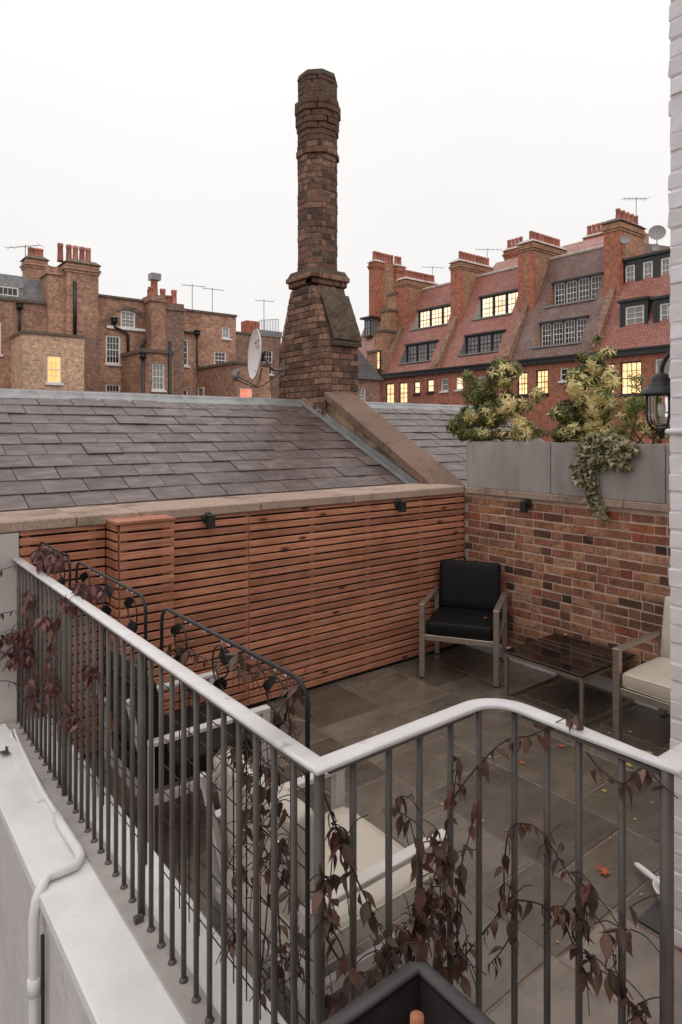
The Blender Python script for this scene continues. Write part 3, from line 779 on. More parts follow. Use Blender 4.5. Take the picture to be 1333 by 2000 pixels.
# cement haunch over the sloping shoulder
m = MB()
for i in range(10):
    for j in range(14):
        pass
ny, nx = 16, 10
vs = []
for i in range(ny + 1):
    t_ = i / ny; y = V0 - 0.03 + (N0 + 0.0 - V0) * t_; z_ = ZB + 0.015 + (ZN - 0.12 - ZB) * t_
    for j in range(nx + 1):
        s_ = j / nx; x = C0 + 0.075 + (C1 - C0 - 0.06) * s_
        h = rnd.uniform(0, 0.02) * (1 if 0 < i < ny and 0 < j < nx else 0.3) * (1.4 - t_)
        vs.append((x, y - 0.03 - h, z_ + 0.02 + h))
fs = [(i*(nx+1)+j, i*(nx+1)+j+1, (i+1)*(nx+1)+j+1, (i+1)*(nx+1)+j) for i in range(ny) for j in range(nx)]
m.add(vs, fs)
m.prism([(C0 + 0.075, V0 - 0.055, ZB + 0.0), (C0 + 0.075, N0, ZN - 0.13), (C0 + 0.075, N0 + 0.03, ZN - 0.13), (C0 + 0.075, V0 + 0.04, ZB - 0.03), (C0 + 0.075, V0 - 0.05, ZB - 0.035)], (C1 - C0 - 0.06, 0, 0))
m.build('cement_haunch', m_mosscem, ch)
# neck courses on the end face and the square cap mouldings
for z in (ZN - 0.13, ZN - 0.055):
    for p, q in flem(z, C0 + 0.09, C1, z > ZN - 0.1):
        put(Matrix.Translation(((p + q) / 2, N0 + 0.045, z + 0.033)), q - p, 0.1, 0.066)
for (dz, o, h) in ((0.02, 0.025, 0.066), (0.088, 0.05, 0.066)):
    m = MB()
    for p, q in flem(0, C0 - o, C1 + o, dz > 0.05): m.cbox(Matrix.Translation(((p + q) / 2, N0 - o + 0.07, ZN + dz + h / 2)), q - p, 0.14, h - 0.006, 0.008)
    for p, q in flem(0, N0 - o, N1 + o, dz < 0.05): m.cbox(Matrix.Translation((C0 - o + 0.07, (p + q) / 2, ZN + dz + h / 2)), 0.14, q - p, h - 0.006, 0.008)
    m.box(C0 - o + 0.03, C1 + o, N0 - o + 0.03, N1 + o, ZN + dz, ZN + dz + h - 0.008)
    m.build('cap_course', m_soot, ch)
m = MB(); o = 0.035; zt = ZN + 0.152
m.add([(C0-o,N0-o,zt),(C1+o,N0-o,zt),(C1+o,N1+o,zt),(C0-o,N1+o,zt)] + [(cx + 0.25*s, cy + 0.24*t_, zt + 0.07) for s, t_ in ((-1,-1),(1,-1),(1,1),(-1,1))],
      [(0,1,5,4),(1,2,6,5),(2,3,7,6),(3,0,4,7),(4,5,6,7),(3,2,1,0)]); m.build('cement_flaunching', m_mosscem, ch)
# octagonal shaft, brick by brick on its five visible faces
def octa_course(z, rr, c, h=0.066, vis=(3, 4, 5, 6, 7)):
    L = 2 * rr * math.tan(math.pi / 8)
    for kf in range(8):
        a = kf * math.pi / 4
        nx_, ny_ = math.cos(a), math.sin(a); tx, ty = -ny_, nx_
        cut = [(-L/2, L/2)] if (c + kf) % 3 == 0 else ([(-L/2, 0.3*L - L/2), (0.3*L - L/2 + 0.008, L/2)] if (c + kf) % 3 == 1 else [(-L/2, 0.16*L), (0.16*L + 0.008, L/2)])
        for p, q in cut:
            mid = (p + q) / 2; d = rr - 0.05 + rnd.uniform(-.005, .005)
            M = Matrix.Translation((cx + nx_*d + tx*mid, cy + ny_*d + ty*mid, z + 0.034)) @ Matrix.Rotation(a + rnd.uniform(-.02, .02), 4, 'Z')
            put(M, 0.1, q - p - 0.002, h + 0.004, kf in (4, 5, 6), 0.002)
z = ZN + 0.215; c = 0
while z < 5.43:
    octa_course(z, 0.24, c); z += CH; c += 1
for (z0, r_) in ((z, 0.262),):
    octa_course(z0, r_, 1, 0.07)
z += 0.08
for k_ in range(3): octa_course(z, 0.242, k_); z += CH
for k_, r_ in enumerate((0.252, 0.264, 0.264, 0.278, 0.278)): octa_course(z, r_, k_, 0.07); z += CH
for k_ in range(4): octa_course(z, 0.238, k_, 0.068); z += CH
kind(chrest.build('bricks', m_soot, ch), 'stuff')
m = MB(); octa(z - 0.02, z + 0.05, 0.245, 0.225, m); octa(z + 0.05, z + 0.10, 0.225, 0.12, m); m.build('mortar_crown', m_mosscem, ch)

# ================================================================== BALUSTRADES
def baluster(par, x, y, r, name='baluster', z0=None, foot=True):
    z0 = LEDGE + 0.008 if z0 is None else z0
    m = MB(); m.tube([(x, y, z0), (x, y, RZ - 0.008)], r, 10)
    if foot: m.lathe([(r + 0.007, 0), (r + 0.005, 0.006), (r, 0.014)], Matrix.Translation((x, y, z0)), 10)
    return m.build(name, m_bar, par, True)
def handrail(par, path):
    m = MB(); m.tube(path, 0.0075, 16, True, 3.3, (0, 0, 1)); return m.build('handrail', m_railtop, par, True)
ra = thing('long_balustrade', 'long grey balustrade with white handrail along the white parapet ledge', 'railing', (LU, 2.6, LEDGE), 'grey balustrades')
handrail(ra, [(LU, 4.115, RZ), (LU, 3.2, RZ), (LU, 2.2, RZ), (LU, 1.6, RZ), (LU, 1.30, RZ)])
v = 4.06; i = 0
while v > 1.24:
    post = abs(v - 3.13) < 0.04 or abs(v - 2.19) < 0.04
    baluster(ra, LU, v, 0.0130 if post else 0.0082, 'post' if post else 'baluster', foot=not post)
    v -= 0.0852
m = MB(); m.bar((LU, 4.1, RZ - 0.014), (LU, 1.17, RZ - 0.014), 0.03, 0.008); m.build('top_plate', m_bar, ra)
MB().box(LU - 0.035, LU - 0.006, 2.15, 2.17, LEDGE + 0.004, LEDGE + 0.03).build('post_bracket', m_bar, ra)
rb = thing('corner_balustrade', 'grey balustrade with white handrail bending round the landing in the foreground', 'railing', (1.3, 1.1, LEDGE), 'grey balustrades')
arc = [(1.44 - 0.10 + 0.10 * math.sin(t_), 1.152 - 0.10 + 0.10 * math.cos(t_), RZ) for t_ in [i_ * math.pi / 2 / 8 for i_ in range(9)]]
handrail(rb, [(LU, 1.2995, RZ), (LU, 1.152, RZ), (1.0, 1.152, RZ), (1.2, 1.152, RZ)] + arc + [(1.441, 0.9, RZ), (1.443, 0.68, RZ), (1.9, 0.68, RZ), (HU + 0.01, 0.68, RZ)])
bl = [(x, 1.152) for x in (0.938, 1.048, 1.151, 1.263)] + [(1.362, 1.140), (1.4405, 1.084), (1.4405, 0.983), (1.4405, 0.893), (1.4405, 0.783)]
for (x, y) in bl: baluster(rb, x, y, 0.0086)
baluster(rb, LU + 0.004, 1.155, 0.0128, 'post'); baluster(rb, 1.4415, 0.681, 0.0145, 'post')
for x in (1.55, 1.66, 1.77, 1.88, 1.99, 2.10, 2.21, 2.32, 2.43, 2.54): baluster(rb, x, 0.68, 0.0086)
MB().box(1.41, HU + 0.011, 0.62, 0.74, -0.5, LEDGE - 0.01).build('step_edge', m_stucco, rb)
m = MB(); m.bar((LU + 0.02, 1.152, RZ - 0.014), (1.34, 1.152, RZ - 0.014), 0.03, 0.008); m.bar((1.4405, 1.05, RZ - 0.014), (1.4405, 0.69, RZ - 0.014), 0.03, 0.008); m.build('top_plate', m_bar, rb)

# --- painted pipe lying on the ledge and turning down over its edge
pp = MB()
P1 = [on_z(x, y, LEDGE + 0.012) for x, y in ((24, 1440), (20, 1428), (28, 1424), (38, 1452), (60, 1498), (85, 1548), (112, 1592))]
pp.tube(P1, 0.008, 8)
P2 = [on_z(x, y, LEDGE + 0.024) for x, y in ((112, 1592), (122, 1612), (140, 1640), (154, 1662), (158, 1675), (148, 1690), (118, 1702), (92, 1712))]
pipe_u = 0.575
e2 = on_u(66, 1735, pipe_u)
P2 += [Vector((0.605, e2.y + 0.01, LEDGE + 0.012)), Vector((0.585, e2.y, LEDGE - 0.02)), Vector((pipe_u, e2.y - 0.002, LEDGE - 0.09)), Vector((pipe_u, e2.y - 0.01, LEDGE - 0.3)), Vector((pipe_u, e2.y - 0.012, -0.6)), Vector((pipe_u, e2.y - 0.012, -3.0))]
pipe = thing('white_pipe', 'white painted pipe lying on the ledge and bending down over its outer edge', 'pipe', P2[3])
pp.build('thin_pipe', m_white, pipe, True)
m = MB(); m.tube(P2, 0.0185, 10); m.build('thick_pipe', m_white, pipe, True)
for zc in (LEDGE - 0.32, -0.35):
    m = MB(); m.lathe([(0.0195, -0.03), (0.024, -0.028), (0.024, 0.028), (0.0195, 0.03)], Matrix.Translation((pipe_u, e2.y - 0.011, zc)), 12); m.build('pipe_collar', m_white, pipe, True)
m = MB(); m.tube([(0.592, e2.y - 0.055, LEDGE - 0.12), (0.594, e2.y - 0.05, -0.4), (0.594, e2.y - 0.05, -2.0)], 0.007, 6); m.build('black_cable', m_iron, pipe, True)
# ================================================================== HOUSES BEYOND THE ROOF
class Fac:
    """a vertical facade plane: 'U' runs along x (faces -y), 'V' runs along y (faces -x); n is measured towards the terrace"""
    def __init__(self, ax, c): self.ax = ax; self.c = c
    def sz(self, px, py):
        p = on_v(px, py, self.c) if self.ax == 'U' else on_u(px, py, self.c)
        return (p.x if self.ax == 'U' else p.y), p.z
    def P(self, s, z, n=0.0):
        return Vector((s, self.c - n, z)) if self.ax == 'U' else Vector((self.c - n, s, z))
    def rect(self, r):
        x0, y0, x1, y1 = r; xc = (x0 + x1) / 2
        s0, s1 = self.sz(x0, y0)[0], self.sz(x1, y0)[0]
        if s0 > s1: s0, s1 = s1, s0
        return s0, s1, self.sz(xc, y1)[1], self.sz(xc, y0)[1]
    def box(self, mb, s0, s1, z0, z1, n0, n1):
        a, b = self.P(s0, z0, n0), self.P(s1, z1, n1)
        mb.box(a.x, b.x, a.y, b.y, a.z, b.z)
def wall(par, F, s0, s1, z0, z1, holes, mat, back=6.0, depth=0.16, name='wall'):
    """wall with real openings: front skin cut round the holes, reveals behind them, sides, top and back"""
    m = MB()
    S = sorted({s0, s1, *[h[0] for h in holes], *[h[1] for h in holes]}); Z = sorted({z0, z1, *[h[2] for h in holes], *[h[3] for h in holes]})
    S = [s for s in S if s0 <= s <= s1]; Z = [z for z in Z if z0 <= z <= z1]
    for a, b in zip(S, S[1:]):
        for c, d in zip(Z, Z[1:]):
            mx, mz = (a + b) / 2, (c + d) / 2
            if any(h[0] < mx < h[1] and h[2] < mz < h[3] for h in holes): continue
            m.poly([F.P(a, c), F.P(b, c), F.P(b, d), F.P(a, d)])
    for (a, b, c, d) in holes:
        for p, q in (((a, c), (b, c)), ((b, c), (b, d)), ((b, d), (a, d)), ((a, d), (a, c))):
            m.poly([F.P(*p), F.P(*q), F.P(*q, -depth), F.P(*p, -depth)])
    k = -back
    m.poly([F.P(s0, z1), F.P(s1, z1), F.P(s1, z1, k), F.P(s0, z1, k)])
    m.poly([F.P(s0, z0), F.P(s0, z1), F.P(s0, z1, k), F.P(s0, z0, k)]); m.poly([F.P(s1, z0), F.P(s1, z1), F.P(s1, z1, k), F.P(s1, z0, k)])
    m.poly([F.P(s0, z0, k), F.P(s1, z0, k), F.P(s1, z1, k), F.P(s0, z1, k)])
    return m.build(name, mat, par)
def window(par, F, h, cols=3, rows=4, pane=None, frame=None, fw=0.07, bw=0.028, sill=True, off=0.0, name='window', sillmat=None, meet=True):
    pane = pane or m_gdark; frame = frame or m_wframe
    s0, s1, z0, z1 = h; m = MB(); n0, n1 = off - 0.13, off - 0.06
    F.box(m, s0, s0 + fw, z0, z1, n0, n1); F.box(m, s1 - fw, s1, z0, z1, n0, n1)
    F.box(m, s0 + fw, s1 - fw, z1 - fw, z1, n0, n1); F.box(m, s0 + fw, s1 - fw, z0, z0 + fw, n0, n1)
    zm = (z0 + z1) / 2
    if meet: F.box(m, s0 + fw, s1 - fw, zm - 0.025, zm + 0.025, n0 + 0.004, n1 - 0.004)
    for i in range(1, cols):
        s = s0 + fw + (s1 - s0 - 2 * fw) * i / cols; F.box(m, s - bw / 2, s + bw / 2, z0 + fw, z1 - fw, n0 + 0.012, n1 - 0.012)
    for i in range(1, rows):
        if meet and i * 2 == rows: continue
        z = z0 + fw + (z1 - z0 - 2 * fw) * i / rows; F.box(m, s0 + fw, s1 - fw, z - bw / 2, z + bw / 2, n0 + 0.016, n1 - 0.016)
    if sill: F.box(m, s0 - 0.08, s1 + 0.08, z0 - 0.11, z0 - 0.002, -0.1 + off, 0.09 + off)
    w = m.build(name, frame, par)
    p = MB(); p.poly([F.P(s0 + fw * .5, z0 + fw * .5, off - 0.10), F.P(s1 - fw * .5, z0 + fw * .5, off - 0.10), F.P(s1 - fw * .5, z1 - fw * .5, off - 0.10), F.P(s0 + fw * .5, z1 - fw * .5, off - 0.10)])
    p.build('pane', pane, w)
    return w
def downpipe(par, pts, r=0.055, hopper=None):
    m = MB(); m.tube(pts, r, 8)
    if hopper: p = Vector(hopper); m.box(p.x - 0.14, p.x + 0.14, p.y - 0.14, p.y + 0.14, p.z - 0.12, p.z + 0.16); m.box(p.x - 0.18, p.x + 0.18, p.y - 0.18, p.y + 0.18, p.z + 0.16, p.z + 0.21)
    m.build('downpipe', m_pipe, par, True)
def pot(par, p, h, r=0.13, mat=None):
    m = MB(); m.lathe([(r * 1.08, 0), (r, h * 0.12), (r * 0.86, h * 0.8), (r * 0.98, h * 0.83), (r * 1.0, h), (r * 0.75, h * 0.99)], Matrix.Translation(p), 10); m.build('chimney_pot', mat or m_pot, par, True)
def stack(par, x0, x1, y0, y1, z0, z1, mat, capmat, corb=((0.55, 0.06), (0.40, 0.12), (0.22, 0.05)), name='chimney_stack'):
    m = MB(); m.box(x0, x1, y0, y1, z0, z1)
    for dz, o in corb: m.box(x0 - o, x1 + o, y0 - o, y1 + o, z1 - dz, z1 - dz + 0.13)
    s = m.build(name, mat, par)
    c = MB(); o = 0.14
    c.add([(x0-o,y0-o,z1),(x1+o,y0-o,z1),(x1+o,y1+o,z1),(x0-o,y1+o,z1),(x0+.12,y0+.12,z1+.22),(x1-.12,y0+.12,z1+.22),(x1-.12,y1-.12,z1+.22),(x0+.12,y1-.12,z1+.22)], [(3,2,1,0),(0,1,5,4),(1,2,6,5),(2,3,7,6),(3,0,4,7),(4,5,6,7)])
    c.build('stack_cap', capmat, s)
    return s
GZ = -5.9
# ------------------------------------------------------------------ brown stock brick terrace, on the left
LV = 39.0
FL = Fac('U', LV)
sL = lambda x, y=700: FL.sz(x, y)[0]
zL = lambda x, y: FL.sz(x, y)[1]
BG = 'brown brick houses beyond the roof'
# house A: slate mansard, small brick annexe with a lit window
hA = thing('brown_house', 'brown brick house with slate mansard and an annexe whose window glows orange', 'house', (5.5, LV, GZ), BG)
zt = zL(60, 592); sa, sb = sL(-120), sL(118)
h1 = FL.rect((-14, 627, 3, 692))
wall(hA, FL, sa, sb, GZ, zt, [h1], m_fbrown); window(hA, FL, h1, 2, 4)
m = MB(); FL.box(m, sa, sb, zt, zt + 0.16, -0.5, 0.1); m.build('parapet_coping', m_dirtcap, hA)
zr = zL(20, 528)
m = MB(); m.prism([FL.P(sa, zt + 0.16, -0.35), FL.P(sa, zr, -1.5), FL.P(sa, zr, -6), FL.P(sa, zt + 0.16, -6)], (sb - sa - 0.2, 0, 0)); m.build('slate_mansard', m_fslate, hA)
FD = Fac('U', LV + 0.45); hd_ = FD.rect((-14, 559, 37, 592))
m = MB(); z1 = FD.sz(10, 535)[1]; FD.box(m, hd_[0] - 0.3, hd_[1] + 0.25, hd_[2] - 0.25, hd_[3] - 0.0, -2, -0.14); m.box(hd_[0] - 0.3, hd_[1] + 0.25, LV + 0.5, LV + 2.4, hd_[3], z1); m.build('dormer', m_lead, hA)
window(hA, FD, hd_, 5, 2, m_gdark, sill=True)
downpipe(hA, [FL.P(sL(38), zL(38, 660), 0.12), FL.P(sL(38), zL(38, 604), 0.12)], 0.07, FL.P(sL(38), zL(38, 600), 0.12))
FA = Fac('U', 36.2); s0, _ = FA.sz(45, 700); s1, _ = FA.sz(165, 700); zx = FA.sz(100, 655)[1]; hA1 = FA.rect((92, 694, 121, 748))
wall(hA, FA, s0, s1, GZ, zx, [hA1], m_fpale, 2.79, name='annexe_wall'); window(hA, FA, hA1, 3, 4, m_litorange)
m = MB(); FA.box(m, s0 - 0.06, s1 + 0.06, zx, zx + 0.14, -2.7, 0.08); m.build('annexe_coping', m_dirtcap, hA)
# house B: tall stack and arched stair window
hB = thing('brown_house', 'brown brick house with tall five-pot chimney stack and arched stair window', 'house', (12, LV, GZ), BG)
s0, s1 = sL(120), sL(302); zt = zL(250, 586)
holes = [FL.rect(r) for r in ((236, 607, 265, 641), (207, 655, 236, 711), (207, 750, 236, 800), (150, 750, 165, 800))]
wall(hB, FL, s0, s1, GZ, zt, holes[:3], m_fbrown)
window(hB, FL, holes[0], 3, 4, m_gcurt, fw=.1); window(hB, FL, holes[1], 4, 4, fw=.1); window(hB, FL, holes[2], 4, 4, fw=.1)
m = MB(); FL.box(m, s0, s1, zt, zt + 0.13, -0.6, 0.1); m.build('parapet_coping', m_dirtcap, hB)
sc_, zc_ = FL.sz(250, 640); ra_ = 1.25; arch = MB()
for i in range(14):
    a0, a1 = math.pi * i / 14, math.pi * (i + 1) / 14
    arch.prism([FL.P(sc_ + ra_ * math.cos(a0), zc_ + ra_ * 0.85 * math.sin(a0), 0.0), FL.P(sc_ + ra_ * math.cos(a1), zc_ + ra_ * 0.85 * math.sin(a1), 0.0), FL.P(sc_ + (ra_ + .24) * math.cos(a1), zc_ + (ra_ * .85 + .24) * math.sin(a1), 0.0), FL.P(sc_ + (ra_ + .24) * math.cos(a0), zc_ + (ra_ * .85 + .24) * math.sin(a0), 0.0)], (0, -0.05, 0))
arch.build('brick_arch', m_fdark, hB)
a_, b_ = sL(208), sL(292); m = MB(); FL.box(m, a_, b_, zL(250, 645), zL(250, 640), 0, 0.12); m.build('stone_band', m_wframe, hB)
downpipe(hB, [FL.P(sL(222), zL(222, 632), 0.15), FL.P(sL(224), zL(224, 640), 0.15), FL.P(sL(245), zL(245, 650), 0.15), FL.P(sL(249), zL(249, 655), 0.15), FL.P(sL(249), zL(249, 690), 0.15)], 0.08, FL.P(sL(222), zL(222, 628), 0.15))
downpipe(hB, [FL.P(sL(287), zL(287, 567), 0.3), FL.P(sL(287), zL(287, 655), 0.3), FL.P(sL(284), zL(284, 662), 0.3), FL.P(sL(274), zL(274, 676), 0.3), FL.P(sL(273), zL(273, 690), 0.3)], 0.085)
FS = Fac('U', 38.2); x0, x1 = FS.sz(131, 600)[0], FS.sz(193, 600)[0]; ztop = FS.sz(160, 515)[1]
stk = stack(hB, x0, x1, 38.2, 39.9, GZ, ztop, m_fbrown, m_dirtcap)
m = MB(); m.box(x0 - 0.9, x0 - 0.005, 38.6, 40.2, GZ, ztop - 0.3); m.box(x0 - 1.0, x0 - 0.12, 38.5, 40.3, ztop - 0.75, ztop - 0.6); m.build('stack_shoulder', m_fbrown, hB)
for x in (125, 142, 155, 168, 180):
    p = FS.sz(x, 507); pot(stk, (p[0], 38.9, ztop + 0.1), 1.02, 0.17)
downpipe(hB, [FS.P(FS.sz(146, 550)[0], FS.sz(146, 550)[1], 0.08), FS.P(FS.sz(146, 550)[0], FS.sz(146, 655)[1], 0.08)], 0.1)
m = MB(); FS.box(m, x0 + 0.85, x1 + 0.02, GZ, FS.sz(180, 660)[1], -0.5, 0.03); m.build('stack_base', m_fdark, hB)
FB = Fac('U', 42.0); x0, x1 = FB.sz(53, 520)[0], FB.sz(92, 520)[0]; zb = FB.sz(72, 506)[1]
bs = stack(hA, x0, x1, 42, 43.2, zb - 3.5, zb, m_fbrown, m_dirtcap)
for x in (65, 75, 83): pot(bs, (FB.sz(x, 500)[0], 42.5, zb + 0.15), 0.6, 0.2)
# house C: round-headed stack, tall annexe
hC = thing('brown_house', 'brown brick house with short broad chimney and a narrow annexe in front', 'house', (16, LV, GZ), BG)
s0, s1 = sL(302.3), sL(461.5); zt = zL(411, 613)
holes = [FL.rect(r) for r in ((341, 662, 369, 714), (434.5, 638, 450, 661), (419, 686, 443, 721), (349, 760, 368, 800))]
wall(hC, FL, s0, s1, GZ, zt, holes, m_fbrown); window(hC, FL, holes[0], 3, 4, fw=.1); window(hC, FL, holes[1], 2, 4, m_gcurt, fw=.1); window(hC, FL, holes[2], 3, 4, fw=.1); window(hC, FL, holes[3], 3, 4, fw=.1)
m = MB(); FL.box(m, s0, s1 + 0.05, zt, zt + 0.13, -0.6, 0.1); m.build('parapet_coping', m_dirtcap, hC)
FS2 = Fac('U', 38.0); x0, x1 = FS2.sz(323, 600)[0], FS2.sz(360, 600)[0]; z2 = FS2.sz(340, 592)[1]
m = MB(); m.box(x0, x1, 38.0, 39.8, GZ, z2 - 0.0); m.box(x0 - .08, x1 + .08, 37.92, 39.88, z2 - 0.45, z2 - 0.25); st2 = m.build('chimney_stack', m_fdark, hC)
x2 = FS2.sz(295, 600)[0]; z3 = FS2.sz(310, 577)[1]
m = MB(); m.box(x2, x0 - 0.01, 37.9, 39.4, GZ, z3); m.box(x2 - .08, x0 + .05, 37.82, 39.48, z3 - 0.4, z3 - 0.2); m.build('chimney_pier', m_fbrown, hC)
for x, y0_, y1_, r in ((309, 577, 537, .24), (303, 577, 556, .2), (326, 592, 560, .19), (337, 592, 573, .19), (348, 592, 562, .19)):
    a = FS2.sz(x, y0_); b = FS2.sz(x, y1_); pot(st2, (a[0], 38.6, a[1] - 0.05), b[1] - a[1], r)
m = MB(); p = FS2.sz(310, 541); m.box(p[0] - .3, p[0] + .3, 38.3, 38.9, p[1] - .1, p[1] + .3); m.build('metal_cowl', m_lead, st2)
FC2 = Fac('U', 35.5); s0, s1 = FC2.sz(280, 700)[0], FC2.sz(339, 700)[0]; zx = FC2.sz(315, 690)[1]; hC2 = FC2.rect((298, 710, 322, 762))
wall(hC, FC2, s0, s1, GZ, zx, [hC2], m_fbrown, 3.49, name='annexe_wall'); window(hC, FC2, hC2, 3, 4, m_gcurt)
m = MB(); FC2.box(m, s0 - .1, s1 + .1, zx, zx + 0.2, -3.4, 0.12); m.build('annexe_coping', m_dirtcap, hC)
downpipe(hC, [FC2.P(FC2.sz(278, 700)[0], GZ + 4, 0.12), FC2.P(FC2.sz(278, 700)[0], FC2.sz(278, 697)[1], 0.12)], 0.1, FC2.P(FC2.sz(278, 700)[0], FC2.sz(278, 697)[1], 0.12))
downpipe(hC, [FC2.P(FC2.sz(331, 700)[0], GZ + 4, 0.1), FC2.P(FC2.sz(331, 700)[0], FC2.sz(331, 667)[1], 0.1)], 0.1)
downpipe(hC, [FL.P(sL(384), zL(384, 655), 0.12), FL.P(sL(384), zL(384, 712), 0.12), FL.P(sL(388), zL(388, 720), 0.12), FL.P(sL(393), zL(393, 723), 0.12)], 0.06, FL.P(sL(384), zL(384, 652), 0.12))
m = MB(); FL.box(m, sL(360), sL(384), zL(372, 652), zL(372, 648), 0.0, 0.14); m.build('gutter', m_pipe, hC)
# house D: lower annexe with red lit window, set-back block with railing
hD = thing('brown_house', 'lower dark brick house with red lit window, half behind the satellite dish', 'house', (21, LV, GZ), BG)
FD3 = Fac('U', 33.8); s0, s1 = FD3.sz(461, 740)[0], FD3.sz(527, 740)[0]; zx = FD3.sz(490, 712)[1]
hD1 = FD3.rect((469, 757, 494, 800)); wall(hD, FD3, s0, s1, GZ, zx, [hD1], m_fbrown, 5.1, name='annexe_wall'); window(hD, FD3, hD1, 3, 4, m_litred)
m = MB(); FD3.box(m, s0 - .1, s1 + .1, zx, zx + 0.16, -5.05, 0.12); m.build('annexe_coping', m_dirtcap, hD)
FE = Fac('V', s0 - 0.001); hE = FE.rect((389, 757, 400, 800)); window(hD, FE, hE, 1, 2, m_gcurt, off=0.14)
s0, s1 = sL(462), sL(549); zt = zL(500, 655); hD2 = FL.rect((515, 684, 533, 731)); hD3 = FL.rect((523, 765, 530, 800))
wall(hD, FL, s0 + 0.01, s1, GZ, zt, [hD2, hD3], m_fdark); window(hD, FL, hD2, 3, 4); window(hD, FL, hD3, 2, 4)
m = MB(); FL.box(m, s0, sL(508), zt, zt + 0.13, -0.6, 0.08); m.build('parapet_coping', m_dirtcap, hD)
m = MB(); FL.box(m, sL(509), s1 + 0.06, zt, zL(527, 646), -2, 0.06); m.build('lead_parapet', m_lead, hD)
for k in range(13):
    s = sL(512) + (s1 - sL(512)) * k / 12; m = MB(); m.tube([FL.P(s, zL(527, 647), -0.3), FL.P(s, zL(527, 647) + 0.75 + 0.02 * k, -0.3)], 0.018, 5); m.build('roof_rail', m_metal, hD)
m = MB(); m.tube([FL.P(sL(512), zL(527, 647) + 0.75, -0.3), FL.P(s1, zL(527, 647) + 0.99, -0.3)], 0.02, 5); m.build('roof_rail', m_metal, hD)
FR = Fac('U', 40.5); x0, x1 = FR.sz(482, 640)[0], FR.sz(507, 640)[0]; z1 = FR.sz(495, 627)[1]
m = MB(); m.box(x0, x1, 40.5, 41.3, zt - 0.5, z1); m.build('chimney_stack', m_forange, hD)
for k in range(3): m = MB(); m.box(x0 + .12 + k * .3, x0 + .24 + k * .3, 40.44, 40.51, zt, z1); m.build('stack_rib', m_forange, hD)

